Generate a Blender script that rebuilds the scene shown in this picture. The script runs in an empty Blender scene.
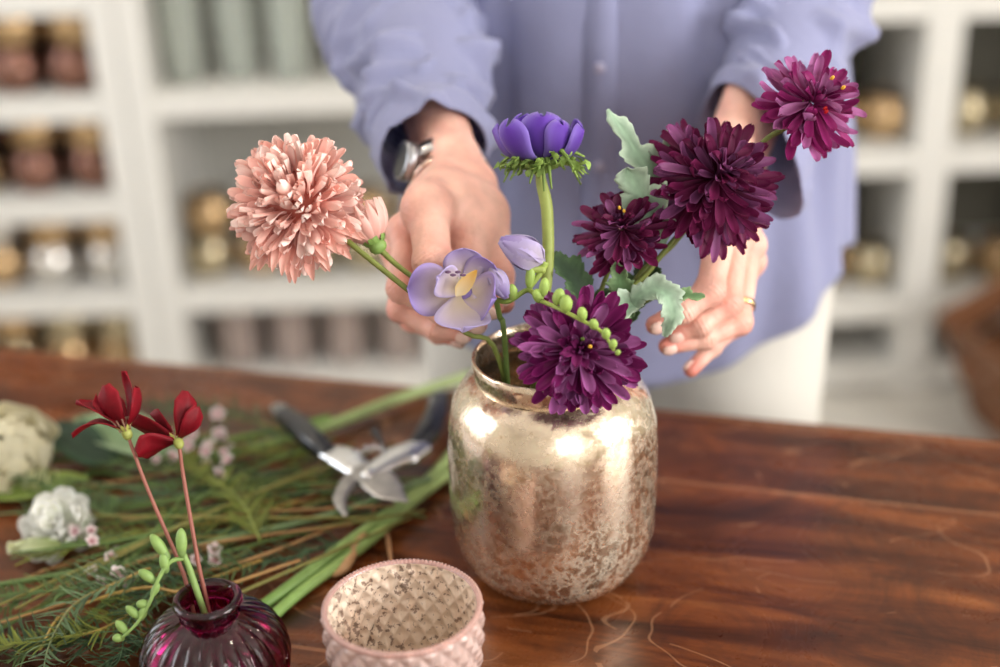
import bpy, bmesh, math, random
import numpy as np
from math import radians, sin, cos, pi, sqrt
from mathutils import Vector, Matrix

# ------------------------------------------------------------------ camera, light, exposure
sc = bpy.context.scene
TZ = .75                       # table top height
FPX = 1389.
CAMLOC = np.array([-0.036, -0.915, 1.390])
def cam_basis():
    p, rl = radians(25), radians(-2)
    f = np.array([0, cos(p), -sin(p)]); r = np.array([1., 0, 0]); u = np.cross(r, f)
    return cos(rl)*r + sin(rl)*u, -sin(rl)*r + cos(rl)*u, f
CR, CU, CF = cam_basis()
cd = bpy.data.cameras.new('camera'); cam = bpy.data.objects.new('camera', cd)
sc.collection.objects.link(cam); sc.camera = cam
cam.matrix_world = Matrix([[CR[i], CU[i], -CF[i], CAMLOC[i]] for i in range(3)] + [[0, 0, 0, 1]])
cd.sensor_width = 36; cd.lens = FPX*36/1000; cd.clip_start = .05
cd.dof.use_dof = True; cd.dof.focus_distance = .975; cd.dof.aperture_fstop = 1.8
vs = sc.view_settings
vs.view_transform = 'Standard'; vs.look = 'None'; vs.gamma = 1; vs.use_curve_mapping = False
vs.exposure = 0.05
w = bpy.data.worlds.new('world'); sc.world = w; w.use_nodes = True
w.node_tree.nodes['Background'].inputs[0].default_value = (.86, .93, 1, 1)
w.node_tree.nodes['Background'].inputs[1].default_value = 1.2
def area(name, loc, target, sx, sy, power, col):
    l = bpy.data.lights.new(name, 'AREA'); l.shape = 'RECTANGLE'; l.size = sx; l.size_y = sy
    l.energy = power; l.color = col
    o = bpy.data.objects.new(name, l); sc.collection.objects.link(o); o.location = loc
    o.rotation_euler = (Vector(target)-Vector(loc)).to_track_quat('-Z', 'Y').to_euler()
    return o
# daylight entering through the windows of the room
area('window_daylight_right', (2.28, -.9, 1.62), (0, -.5, 1.1), 1.35, 1.35, 80, (1, .97, .93))
area('window_daylight_left', (-2.38, .3, 1.62), (0, .3, 1.1), 1.35, 1.35, 26, (.93, .96, 1))
area('window_daylight_front', (.75, -2.38, 1.72), (.4, 0, .9), 1.1, 1.35, 16, (1, .97, .94))
def spot(name, loc, power, col):
    l = bpy.data.lights.new(name, 'POINT'); l.energy = power; l.color = col; l.shadow_soft_size = .05
    o = bpy.data.objects.new(name, l); sc.collection.objects.link(o); o.location = loc
spot('ceiling_lamp_left', (-1.0, .75, 2.4), 15, (1, .86, .7)); spot('ceiling_lamp_right', (.95, .75, 2.4), 11, (1, .86, .7))
sc.cycles.use_denoising = True
sc.cycles.max_bounces = 12; sc.cycles.transmission_bounces = 10; sc.cycles.diffuse_bounces = 4
sc.cycles.glossy_bounces = 5; sc.cycles.transparent_max_bounces = 12
sc.cycles.sample_clamp_indirect = 6; sc.cycles.caustics_reflective = False

# ------------------------------------------------------------------ helpers
def dirv(px, py): return CF + CR*(px-500)/FPX - CU*(py-333.5)/FPX
def U(px, py, z): return CAMLOC + z*dirv(px, py)
def onz(px, py, h=0):
    d = dirv(px, py); return CAMLOC + d*((TZ+h-CAMLOC[2])/d[2])
def onY(px, py, Y):
    d = dirv(px, py); return CAMLOC + d*((Y-CAMLOC[1])/d[1])
def A(*v): return np.array(v, float)
def nrm(v):
    v = np.asarray(v, float); return v/max(1e-12, np.linalg.norm(v))
WL = {}
def wloc(o): return WL.get(o.name, np.zeros(3))
def props(o, label=None, cat=None, group=None, kind=None):
    if label: o['label'] = label
    if cat: o['category'] = cat
    if group: o['group'] = group
    if kind: o['kind'] = kind
    return o
def thing(name, label, cat, loc, group=None):
    o = bpy.data.objects.new(name, None); sc.collection.objects.link(o)
    o.empty_display_size = .02
    o.location = tuple(loc); WL[o.name] = np.array(loc, float)
    return props(o, label, cat, group)
class MB:
    def __init__(s): s.v = []; s.f = []; s.c = []; s.n = 0
    def add(s, V, F, C=None):
        V = np.asarray(V, float).reshape(-1, 3); k = len(V)
        s.v.append(V); s.f += [tuple(int(i)+s.n for i in f) for f in F]
        if C is None: C = np.ones((k, 3))
        C = np.asarray(C, float)
        if C.ndim == 1: C = np.tile(C, (k, 1))
        s.c.append(C); s.n += k; return s
    def box(s, lo, hi, C=None):
        x0, y0, z0 = lo; x1, y1, z1 = hi
        V = [(x, y, z) for x in (x0, x1) for y in (y0, y1) for z in (z0, z1)]
        return s.add(V, [(0, 1, 3, 2), (4, 6, 7, 5), (0, 4, 5, 1), (2, 3, 7, 6), (0, 2, 6, 4), (1, 5, 7, 3)], C)
    def build(s, name, mat, parent=None, org=None, smooth=True, mods=()):
        V = np.concatenate(s.v); C = np.concatenate(s.c)
        o_ = wloc(parent) if parent else (np.asarray(org, float) if org is not None else np.zeros(3))
        if parent and org is not None:      # child with its own origin
            o_ = np.asarray(org, float)
        me = bpy.data.meshes.new(name)
        me.from_pydata([tuple(p) for p in (V-o_)], [], s.f)
        a = me.color_attributes.new('Col', 'FLOAT_COLOR', 'POINT')
        a.data.foreach_set('color', np.hstack([C, np.ones((len(C), 1))]).astype(np.float32).ravel())
        if smooth: me.polygons.foreach_set('use_smooth', [True]*len(me.polygons))
        me.update()
        ob = bpy.data.objects.new(name, me); sc.collection.objects.link(ob)
        if mat: me.materials.append(mat)
        if parent:
            ob.parent = parent
            ob.location = tuple(o_-wloc(parent)); WL[ob.name] = o_
        else:
            ob.location = tuple(o_); WL[ob.name] = o_
        for m in mods:
            if m[0] == 'bevel':
                b = ob.modifiers.new('bevel', 'BEVEL'); b.width = m[1]; b.segments = 2; b.limit_method = 'ANGLE'
            if m[0] == 'sub':
                b = ob.modifiers.new('sub', 'SUBSURF'); b.levels = b.render_levels = m[1]
            if m[0] == 'solid':
                b = ob.modifiers.new('solid', 'SOLIDIFY'); b.thickness = m[1]; b.offset = 0
        return ob
def frame_at(T):
    T = nrm(T); a = A(0, 0, 1) if abs(T[2]) < .9 else A(1, 0, 0)
    x = nrm(np.cross(a, T)); return x, np.cross(T, x)
def spline(P, n):
    P = np.asarray(P, float)
    if len(P) < 3:
        t = np.linspace(0, 1, n)[:, None]; return P[0]*(1-t)+P[-1]*t
    Q = np.vstack([2*P[0]-P[1], P, 2*P[-1]-P[-2]]); out = []
    m = len(P)-1
    for i in range(n):
        u = i/(n-1)*m; k = min(int(u), m-1); t = u-k
        a, b, c, d = Q[k:k+4]
        out.append(.5*((2*b)+(-a+c)*t+(2*a-5*b+4*c-d)*t*t+(-a+3*b-3*c+d)*t**3))
    return np.array(out)
def tube(mb, P, r, n=8, C=None, caps=True, seg=None, C2=None):
    """round tube along P (splined to seg rings); r number or list"""
    P = np.asarray(P, float)
    m = seg or max(2, (len(P)-1)*5+1)
    r = np.interp(np.linspace(0, 1, m), np.linspace(0, 1, np.size(r)), np.atleast_1d(r)) if np.size(r) > 1 else np.full(m, float(np.atleast_1d(r)[0]))
    Q = spline(P, m)
    T = np.gradient(Q, axis=0); x, y = frame_at(T[0]); V = []
    for i in range(m):
        t = nrm(T[i]); x = nrm(x-t*np.dot(x, t)); y = np.cross(t, x)
        for k in range(n):
            a = 2*pi*k/n; V.append(Q[i]+r[i]*(cos(a)*x+sin(a)*y))
    F = [(i*n+k, i*n+(k+1) % n, (i+1)*n+(k+1) % n, (i+1)*n+k) for i in range(m-1) for k in range(n)]
    cc = None
    if C is not None:
        c0 = np.asarray(C, float); c1 = np.asarray(C2, float) if C2 is not None else c0
        t = np.repeat(np.linspace(0, 1, m), n)[:, None]; cc = c0*(1-t)+c1*t
    if caps: F += [tuple(range(n-1, -1, -1)), tuple(range((m-1)*n, m*n))]
    return mb.add(V, F, cc)
def ellipsoid(mb, c, r, axis=(0, 0, 1), C=None, nu=12, nv=8, up=None):
    z = nrm(axis)
    if up is None: x, y = frame_at(z)
    else: x = nrm(np.cross(up, z)); y = np.cross(z, x)
    V = []
    for j in range(1, nv):
        f = pi*j/nv
        for k in range(nu):
            a = 2*pi*k/nu
            V.append(c+x*r[0]*sin(f)*cos(a)+y*r[1]*sin(f)*sin(a)+z*r[2]*cos(f))
    V += [c+z*r[2], c-z*r[2]]; a0 = (nv-1)*nu
    F = [(j*nu+k, (j+1)*nu+k, (j+1)*nu+(k+1) % nu, j*nu+(k+1) % nu) for j in range(nv-2) for k in range(nu)]
    F += [(k, (k+1) % nu, a0) for k in range(nu)] + [((nv-2)*nu+(k+1) % nu, (nv-2)*nu+k, a0+1) for k in range(nu)]
    return mb.add(V, F, C)
def lathe(mb, c, prof, n=64, C=None, rf=None, closed=False):
    """prof: (r,z) list; rf(theta, i, r, z)->(r,z) relief"""
    V = []
    for i, (r, z) in enumerate(prof):
        for k in range(n):
            a = 2*pi*k/n; rr, zz = (r, z) if rf is None else rf(a, i, r, z)
            V.append((c[0]+rr*cos(a), c[1]+rr*sin(a), c[2]+zz))
    m = len(prof); F = [(i*n+k, i*n+(k+1) % n, (i+1)*n+(k+1) % n, (i+1)*n+k) for i in range(m-1) for k in range(n)]
    if closed: F += [((m-1)*n+k, (m-1)*n+(k+1) % n, (k+1) % n, k) for k in range(n)]
    else:
        if prof[0][0] < 1e-3 or closed is None: F.append(tuple(range(n-1, -1, -1)))
        if prof[-1][0] < 1e-3 or closed is None: F.append(tuple(range((m-1)*n, m*n)))
    return mb.add(V, F, C)

# ------------------------------------------------------------------ signed-distance modelling (smooth organic bodies)
class SDF:
    def __init__(s, lo, hi, h):
        s.h = h; s.lo = np.array(lo, float); s.N = np.ceil((np.array(hi)-s.lo)/h).astype(int)+1
        s.ax = [s.lo[i]+h*np.arange(s.N[i]) for i in range(3)]
    def new(s): return np.full(s.N, .05, np.float32)
    def _sub(s, lo, hi):
        a = np.clip(np.floor((lo-s.lo)/s.h).astype(int), 0, s.N); b = np.clip(np.ceil((hi-s.lo)/s.h).astype(int)+1, 0, s.N)
        sl = tuple(slice(a[i], b[i]) for i in range(3))
        X = s.ax[0][sl[0]][:, None, None]; Y = s.ax[1][sl[1]][None, :, None]; Z = s.ax[2][sl[2]][None, None, :]
        return sl, X, Y, Z
    def _mix(s, F, sl, d, k, sub=False):
        a = F[sl]; d = d.astype(np.float32)
        if sub:
            h = np.clip(.5-.5*(a+d)/k, 0, 1); F[sl] = a*(1-h)-d*h+k*h*(1-h)
        else:
            h = np.clip(.5+.5*(a-d)/k, 0, 1); F[sl] = a*(1-h)+d*h-k*h*(1-h)
    def cone(s, F, a, b, ra, rb, k=.004, sub=False):
        a = np.array(a, float); b = np.array(b, float); pad = max(ra, rb)+max(k, .004)*2+3*s.h
        sl, X, Y, Z = s._sub(np.minimum(a, b)-pad, np.maximum(a, b)+pad)
        d = b-a; L2 = max(1e-12, d@d)
        t = np.clip(((X-a[0])*d[0]+(Y-a[1])*d[1]+(Z-a[2])*d[2])/L2, 0, 1)
        D = np.sqrt((X-a[0]-t*d[0])**2+(Y-a[1]-t*d[1])**2+(Z-a[2]-t*d[2])**2)-(ra+(rb-ra)*t)
        s._mix(F, sl, D, k, sub)
    def ell(s, F, c, r, M=None, k=.004, sub=False):
        c = np.array(c, float); r = np.array(r, float); pad = max(r)+k*2+3*s.h
        sl, X, Y, Z = s._sub(c-pad, c+pad)
        M = np.eye(3) if M is None else np.array(M)
        P = [(X-c[0])*M[i][0]+(Y-c[1])*M[i][1]+(Z-c[2])*M[i][2] for i in range(3)]
        q = np.sqrt(sum((P[i]/r[i])**2 for i in range(3))); g = np.sqrt(sum((P[i]/r[i]**2)**2 for i in range(3)))+1e-9
        s._mix(F, sl, q*(q-1)/g, k, sub)
    def smin(s, a, b, k):
        h = np.clip(.5+.5*(a-b)/k, 0, 1); return a*(1-h)+b*h-k*h*(1-h)
    def mesh(s, F):
        h = s.h; S = F < 0; N = np.array(F.shape)-1
        acc = np.zeros((*N, 3), np.float32); cnt = np.zeros(N, np.int32); quads = []
        def cs(o): return tuple(slice(o[i], o[i]+N[i]) for i in range(3))
        for ax in range(3):
            o1, o2 = [i for i in range(3) if i != ax]
            for u in (0, 1):
                for v in (0, 1):
                    o = [0, 0, 0]; o[o1] = u; o[o2] = v; p = o.copy(); p[ax] = 1
                    a, b = F[cs(o)], F[cs(p)]; m = S[cs(o)] != S[cs(p)]
                    t = np.where(m, a/np.where(m, a-b, 1), 0)
                    cnt += m
                    acc[..., ax] += np.where(m, t, 0); acc[..., o1] += m*u; acc[..., o2] += m*v
        act = cnt > 0; ids = np.full(N, -1, np.int64); ids[act] = np.arange(act.sum())
        idx = np.argwhere(act); V = s.lo+(idx+acc[act]/cnt[act][:, None])*h
        for ax in range(3):
            o1, o2 = [(1, 2), (2, 0), (0, 1)][ax]
            m = np.zeros(F.shape, bool); sl0 = [slice(None)]*3; sl1 = [slice(None)]*3
            sl0[ax] = slice(0, -1); sl1[ax] = slice(1, None)
            m[tuple(sl0)] = S[tuple(sl0)] != S[tuple(sl1)]
            e = np.argwhere(m); ok = (e[:, o1] > 0) & (e[:, o2] > 0) & (e[:, o1] < N[o1]) & (e[:, o2] < N[o2]) & (e[:, ax] < N[ax]); e = e[ok]
            d1 = np.zeros(3, int); d1[o1] = 1; d2 = np.zeros(3, int); d2[o2] = 1
            q = np.stack([ids[tuple((e-d1-d2).T)], ids[tuple((e-d2).T)], ids[tuple(e.T)], ids[tuple((e-d1).T)]], 1)
            fl = ~S[tuple(e.T)]; q[fl] = q[fl][:, ::-1]; quads.append(q)
        return V, np.concatenate(quads)

# ------------------------------------------------------------------ materials
def mat(name, col=(.8, .8, .8), rough=.5, metal=0., attr=False, sss=0., sssc=None, trans=0., coat=0., ior=1.45, bump=0., bscale=200, bdist=.001,
        var=0., vscale=30, translucent=0., sheen=0., emit=0., alpha=1., spec=.5):
    m = bpy.data.materials.new(name); m.use_nodes = True; nt = m.node_tree; N = nt.nodes; L = nt.links
    b = N['Principled BSDF']; out = N['Material Output']
    b.inputs['Base Color'].default_value = (*col, 1); b.inputs['Roughness'].default_value = rough
    b.inputs['Metallic'].default_value = metal; b.inputs['IOR'].default_value = ior
    b.inputs['Transmission Weight'].default_value = trans; b.inputs['Coat Weight'].default_value = coat
    b.inputs['Coat Roughness'].default_value = .1; b.inputs['Sheen Weight'].default_value = sheen
    b.inputs['Specular IOR Level'].default_value = spec
    csrc = None
    if attr:
        a = N.new('ShaderNodeAttribute'); a.attribute_name = 'Col'; csrc = a.outputs['Color']
    if var > 0:
        tc = N.new('ShaderNodeTexCoord'); nz = N.new('ShaderNodeTexNoise'); nz.inputs['Scale'].default_value = vscale; nz.inputs['Detail'].default_value = 5
        L.new(tc.outputs['Object'], nz.inputs['Vector'])
        mr = N.new('ShaderNodeMapRange'); mr.inputs[3].default_value = 1-var; mr.inputs[4].default_value = 1+var; mr.inputs[1].default_value = .3; mr.inputs[2].default_value = .7
        L.new(nz.outputs[0], mr.inputs[0])
        mx = N.new('ShaderNodeVectorMath'); mx.operation = 'SCALE'
        if csrc: L.new(csrc, mx.inputs[0])
        else: mx.inputs[0].default_value = col
        L.new(mr.outputs[0], mx.inputs['Scale']); csrc = mx.outputs[0]
    if csrc: L.new(csrc, b.inputs['Base Color'])
    if sss:
        b.inputs['Subsurface Weight'].default_value = sss; b.inputs['Subsurface Radius'].default_value = sssc or (1, .3, .15); b.inputs['Subsurface Scale'].default_value = .006
    if bump:
        tc = N.new('ShaderNodeTexCoord'); nz = N.new('ShaderNodeTexNoise'); nz.inputs['Scale'].default_value = bscale; nz.inputs['Detail'].default_value = 4
        bp = N.new('ShaderNodeBump'); bp.inputs['Strength'].default_value = bump; bp.inputs['Distance'].default_value = bdist
        L.new(tc.outputs['Object'], nz.inputs['Vector']); L.new(nz.outputs[0], bp.inputs['Height']); L.new(bp.outputs[0], b.inputs['Normal'])
    if translucent:
        tr = N.new('ShaderNodeBsdfTranslucent'); ms = N.new('ShaderNodeMixShader'); ms.inputs[0].default_value = translucent
        if csrc: L.new(csrc, tr.inputs[0])
        else: tr.inputs[0].default_value = (*col, 1)
        L.new(b.outputs[0], ms.inputs[1]); L.new(tr.outputs[0], ms.inputs[2]); L.new(ms.outputs[0], out.inputs[0])
    return m
def S(r, g, b):   # sRGB 0-255 -> linear
    return tuple(((c/255)/12.92 if c <= 10 else ((c/255+.055)/1.055)**2.4) for c in (r, g, b))
def nd(nt, t, **k):
    n = nt.nodes.new(t)
    for a, v in k.items():
        if a.startswith('i_'):
            key = a[2:]; key = int(key) if key.isdigit() else key.replace('_', ' ')
            n.inputs[key].default_value = v
        else: setattr(n, a, v)
    return n
def ramp(nt, src, stops):
    r = nt.nodes.new('ShaderNodeValToRGB'); e = r.color_ramp.elements
    while len(e) < len(stops): e.new(.5)
    for x, (p, c) in zip(e, stops): x.position = p; x.color = (*c, 1) if len(c) == 3 else c
    nt.links.new(src, r.inputs[0]); return r
def mixc(nt, fac, a, b, mode='MIX'):
    m = nt.nodes.new('ShaderNodeMix'); m.data_type = 'RGBA'; m.blend_type = mode
    for v, s in ((fac, 0), (a, 6), (b, 7)):
        if hasattr(v, 'is_output'): nt.links.new(v, m.inputs[s])
        elif s == 0: m.inputs[0].default_value = v
        else: m.inputs[s].default_value = (*v, 1)
    return m.outputs[2]

def wood_table():
    m = mat('polished_wood', rough=.3, coat=.0, spec=.36); nt = m.node_tree; L = nt.links; b = nt.nodes['Principled BSDF']
    tc = nd(nt, 'ShaderNodeTexCoord'); O = tc.outputs['Object']
    mp = nd(nt, 'ShaderNodeMapping'); mp.inputs['Scale'].default_value = (2.6, 17, 6); L.new(O, mp.inputs[0])
    n1 = nd(nt, 'ShaderNodeTexNoise', i_Scale=1.6, i_Detail=9., i_Roughness=.62, i_Distortion=.7); L.new(mp.outputs[0], n1.inputs['Vector'])
    mp2 = nd(nt, 'ShaderNodeMapping'); mp2.inputs['Scale'].default_value = (2.2, 7, 4); L.new(O, mp2.inputs[0])
    n2 = nd(nt, 'ShaderNodeTexNoise', i_Scale=1.7, i_Detail=5., i_Roughness=.6); L.new(mp2.outputs[0], n2.inputs['Vector'])
    c1 = ramp(nt, n1.outputs[0], [(.3, S(46, 21, 10)), (.45, S(92, 46, 21)), (.58, S(122, 66, 32)), (.75, S(150, 90, 48))])
    c2 = ramp(nt, n2.outputs[0], [(.33, (.5, .46, .44)), (.52, (.92, .92, .92)), (.75, (1.15, 1.15, 1.15))])
    col = mixc(nt, 1., c1.outputs[0], c2.outputs[0], 'MULTIPLY')
    # knotty dark mottling
    n3 = nd(nt, 'ShaderNodeTexNoise', i_Scale=8., i_Detail=9., i_Roughness=.76, i_Distortion=1.2); L.new(O, n3.inputs['Vector'])
    c3 = ramp(nt, n3.outputs[0], [(.50, (0, 0, 0)), (.62, (1, 1, 1))]); 
    ml = nd(nt, 'ShaderNodeMath', operation='MULTIPLY', i_1=.55); L.new(c3.outputs[0], ml.inputs[0])
    col = mixc(nt, ml.outputs[0], col, S(48, 24, 14))
    # plank seams
    sp = nd(nt, 'ShaderNodeSeparateXYZ'); L.new(O, sp.inputs[0])
    seam = None
    for y0, wd in ((-.135, .0022), (-.425, .002), (-.012, .003)):
        s_ = nd(nt, 'ShaderNodeMath', operation='SUBTRACT', i_1=y0); L.new(sp.outputs[1], s_.inputs[0])
        a_ = nd(nt, 'ShaderNodeMath', operation='ABSOLUTE'); L.new(s_.outputs[0], a_.inputs[0])
        l_ = nd(nt, 'ShaderNodeMath', operation='LESS_THAN', i_1=wd); L.new(a_.outputs[0], l_.inputs[0])
        if seam is None: seam = l_.outputs[0]
        else:
            ad = nd(nt, 'ShaderNodeMath', operation='MAXIMUM'); L.new(seam, ad.inputs[0]); L.new(l_.outputs[0], ad.inputs[1]); seam = ad.outputs[0]
    sf = nd(nt, 'ShaderNodeMath', operation='MULTIPLY', i_1=.4); L.new(seam, sf.inputs[0])
    col = mixc(nt, sf.outputs[0], col, S(176, 120, 84))
    # pale scratches: thin contour lines of two noises, masked
    scr = None
    for sc_, sd, wd, mk in ((5.5, 0, .0028, .52), (9, 13, .0040, .54), (3.4, 31, .0020, .49), (6.5, 47, .0026, .52), (13, 61, .0050, .57)):
        mm = nd(nt, 'ShaderNodeMapping'); mm.inputs['Location'].default_value = (sd, sd*.7, 0); mm.inputs['Scale'].default_value = (.45, .9, 1); mm.inputs['Rotation'].default_value = (0, 0, sd*.13); L.new(O, mm.inputs[0])
        n_ = nd(nt, 'ShaderNodeTexNoise', i_Scale=float(sc_)*2.1, i_Detail=.6); L.new(mm.outputs[0], n_.inputs['Vector'])
        s_ = nd(nt, 'ShaderNodeMath', operation='SUBTRACT', i_1=.5); L.new(n_.outputs[0], s_.inputs[0])
        a_ = nd(nt, 'ShaderNodeMath', operation='ABSOLUTE'); L.new(s_.outputs[0], a_.inputs[0])
        l_ = nd(nt, 'ShaderNodeMath', operation='LESS_THAN', i_1=wd); L.new(a_.outputs[0], l_.inputs[0])
        k_ = nd(nt, 'ShaderNodeTexNoise', i_Scale=14., i_Detail=3.); L.new(mm.outputs[0], k_.inputs['Vector'])
        g_ = nd(nt, 'ShaderNodeMath', operation='GREATER_THAN', i_1=mk); L.new(k_.outputs[0], g_.inputs[0])
        p_ = nd(nt, 'ShaderNodeMath', operation='MULTIPLY'); L.new(l_.outputs[0], p_.inputs[0]); L.new(g_.outputs[0], p_.inputs[1])
        if scr is None: scr = p_.outputs[0]
        else:
            ad = nd(nt, 'ShaderNodeMath', operation='MAXIMUM'); L.new(scr, ad.inputs[0]); L.new(p_.outputs[0], ad.inputs[1]); scr = ad.outputs[0]
    sf = nd(nt, 'ShaderNodeMath', operation='MULTIPLY', i_1=.3); L.new(scr, sf.inputs[0])
    col = mixc(nt, sf.outputs[0], col, S(190, 140, 105))
    L.new(col, b.inputs['Base Color'])
    rr = ramp(nt, n3.outputs[0], [(.3, (.2,)*3), (.7, (.38,)*3)]); L.new(rr.outputs[0], b.inputs['Roughness'])
    bp = nd(nt, 'ShaderNodeBump', i_Strength=.25, i_Distance=.0015); L.new(n1.outputs[0], bp.inputs['Height']); L.new(bp.outputs[0], b.inputs['Normal'])
    return m

def mercury_glass(name, light, mid, dark, scale=1., metal=.85, r0=.14, bump=.12, coat=1., spk=.62, th=(.35, .62), lines=0.):
    m = mat(name, rough=.25, metal=metal, coat=coat); nt = m.node_tree; L = nt.links; b = nt.nodes['Principled BSDF']
    O = nd(nt, 'ShaderNodeTexCoord').outputs['Object']
    n0 = nd(nt, 'ShaderNodeTexNoise', i_Scale=60*scale, i_Detail=4.); L.new(O, n0.inputs['Vector'])
    wv = nd(nt, 'ShaderNodeVectorMath', operation='MULTIPLY_ADD'); L.new(n0.outputs[1], wv.inputs[0]); wv.inputs[1].default_value = (.008/scale,)*3; L.new(O, wv.inputs[2])
    v = nd(nt, 'ShaderNodeTexVoronoi', i_Scale=190*scale); L.new(wv.outputs[0], v.inputs['Vector'])
    n1 = nd(nt, 'ShaderNodeTexNoise', i_Scale=13*scale, i_Detail=7., i_Roughness=.65); L.new(O, n1.inputs['Vector'])
    n2 = nd(nt, 'ShaderNodeTexNoise', i_Scale=150*scale, i_Detail=3., i_Roughness=.6); L.new(wv.outputs[0], n2.inputs['Vector'])
    base = ramp(nt, n1.outputs[0], [(.3, mid), (.5, light), (.62, light), (.75, mid)])
    sp_ = nd(nt, 'ShaderNodeTexNoise', i_Scale=8*scale, i_Detail=3.); L.new(O, sp_.inputs['Vector'])
    th_ = ramp(nt, sp_.outputs[0], [(.4, (th[0],)*3), (.62, (th[1],)*3)])
    df = nd(nt, 'ShaderNodeMath', operation='SUBTRACT'); L.new(n2.outputs[0], df.inputs[0]); L.new(th_.outputs[0], df.inputs[1])
    spk_ = ramp(nt, df.outputs[0], [(.0, (0, 0, 0)), (.07, (1, 1, 1))])
    sm = nd(nt, 'ShaderNodeMath', operation='MULTIPLY', i_1=spk); L.new(spk_.outputs[0], sm.inputs[0])
    col = mixc(nt, sm.outputs[0], base.outputs[0], dark)
    if lines:
        n5 = nd(nt, 'ShaderNodeTexNoise', i_Scale=95*scale, i_Detail=5., i_Roughness=.65); L.new(wv.outputs[0], n5.inputs['Vector'])
        ln = ramp(nt, n5.outputs[0], [(.44, (0, 0, 0)), (.49, (1, 1, 1)), (.52, (1, 1, 1)), (.57, (0, 0, 0))])
        mk = ramp(nt, sp_.outputs[0], [(.38, (.15,)*3), (.6, (1, 1, 1))])
        l1 = nd(nt, 'ShaderNodeMath', operation='MULTIPLY'); L.new(ln.outputs[0], l1.inputs[0]); L.new(mk.outputs[0], l1.inputs[1])
        l2 = nd(nt, 'ShaderNodeMath', operation='MULTIPLY', i_1=lines); L.new(l1.outputs[0], l2.inputs[0])
        col = mixc(nt, l2.outputs[0], col, (.93, .82, .68))
        fl = ramp(nt, n5.outputs[0], [(.62, (0, 0, 0)), (.68, (1, 1, 1))])
        f2 = nd(nt, 'ShaderNodeMath', operation='MULTIPLY', i_1=.6); L.new(fl.outputs[0], f2.inputs[0])
        col = mixc(nt, f2.outputs[0], col, (.48, .33, .19))
        mt = nd(nt, 'ShaderNodeMapRange'); mt.inputs[3].default_value = metal; mt.inputs[4].default_value = .35; L.new(l2.outputs[0], mt.inputs[0]); L.new(mt.outputs[0], b.inputs['Metallic'])
    L.new(col, b.inputs['Base Color'])
    rr = ramp(nt, n2.outputs[0], [(.35, (r0,)*3), (.7, (r0+.24,)*3)]); L.new(rr.outputs[0], b.inputs['Roughness'])
    ad = nd(nt, 'ShaderNodeMath', operation='ADD'); L.new(v.outputs[0], ad.inputs[0]); L.new(n2.outputs[0], ad.inputs[1])
    b.inputs['Coat Roughness'].default_value = .04
    bp = nd(nt, 'ShaderNodeBump', i_Strength=bump*2.5, i_Distance=.0008); L.new(ad.outputs[0], bp.inputs['Height']); L.new(bp.outputs[0], b.inputs['Normal'])
    return m

M = {}
M['wood'] = wood_table()
M['white'] = mat('painted_white', S(226, 224, 219), .45)
M['panel'] = mat('painted_back_panel', S(205, 203, 196), .6)
M['wall'] = mat('wall_paint', S(224, 222, 216), .8, var=.02, vscale=3)
M['floor'] = mat('pale_floor', S(206, 202, 194), .45, var=.04, vscale=2)
M['ceiling'] = mat('ceiling_paint', S(238, 236, 232), .9)
M['petal'] = mat('petal', attr=True, rough=.6, translucent=.28, sheen=.15)
M['cosmos'] = mat('cosmos_petal', attr=True, rough=.55, translucent=.12, spec=.3, var=.15, vscale=250)
M['petal_mum'] = mat('chrysanthemum_petal', attr=True, rough=.5, translucent=.15, spec=.3)
M['stem'] = mat('plant_stem', attr=True, rough=.5, var=.12, vscale=120)
M['leaf'] = mat('leaf_surface', attr=True, rough=.65, translucent=.2, var=.12, vscale=90, bump=.4, bscale=160, bdist=.001)
M['skin'] = mat('skin', attr=True, rough=.42, sss=.12, var=.13, vscale=60, bump=.6, bscale=260, bdist=.0012, spec=.4)
M['nail'] = mat('fingernail', S(238, 200, 186), .22, spec=.6)
M['shirt'] = mat('chambray', attr=True, rough=.85, translucent=.18, sheen=.3, bump=.5, bscale=35, bdist=.004)
M['trouser'] = mat('off_white_cotton', S(214, 210, 202), .85, sheen=.2, bump=.3, bscale=20, bdist=.004)
M['button'] = mat('pearl_button', S(170, 165, 190), .3)
M['hair'] = mat('hair', S(96, 66, 44), .5, var=.3, vscale=60)
M['steel'] = mat('steel', (.72, .72, .73), .25, metal=1)
M['steel_dull'] = mat('worn_blade_steel', (.42, .40, .38), .38, metal=.9, var=.25, vscale=80)
M['gold'] = mat('gold', (.9, .66, .32), .2, metal=1)
M['rosegold'] = mat('rose_gold', (.93, .66, .55), .2, metal=1)
M['black'] = mat('black_grip', S(22, 24, 30), .35, coat=.3)
M['blackglass'] = mat('dark_watch_glass', S(30, 32, 36), .3, coat=.2)
M['case'] = mat('watch_case_steel', (.38, .38, .40), .3, metal=1)
M['shoe'] = mat('shoe_leather', S(90, 70, 58), .5)
M['eye'] = mat('eye_white', (.85, .85, .83), .2)
M['iris'] = mat('iris', (.1, .07, .04), .2)
M['lip'] = mat('lip', S(190, 110, 100), .4)
M['vase'] = mercury_glass('silvered_vase_glass', (.80, .68, .50), (.64, .48, .29), (.78, .60, .46), metal=.95, r0=.13, bump=.035, spk=.6, coat=.6, lines=.55)
M['liner'] = mercury_glass('speckled_lining', S(238, 218, 198), S(222, 192, 168), S(104, 72, 58), 1.5, metal=.2, r0=.3, coat=.6, spk=.75, th=(.50, .60))
M['pink'] = mat('pink_pressed_glass', S(252, 222, 214), .16, trans=.55, coat=.6)
M['pinkrim'] = mat('pink_glass_rim', S(246, 198, 188), .15, trans=.6, coat=.6)
M['plum'] = mat('plum_glass', S(160, 34, 92), .02, trans=1., ior=1.5)
M['plumrim'] = mat('plum_glass_rim', S(130, 28, 74), .02, trans=1., ior=1.5)
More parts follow.
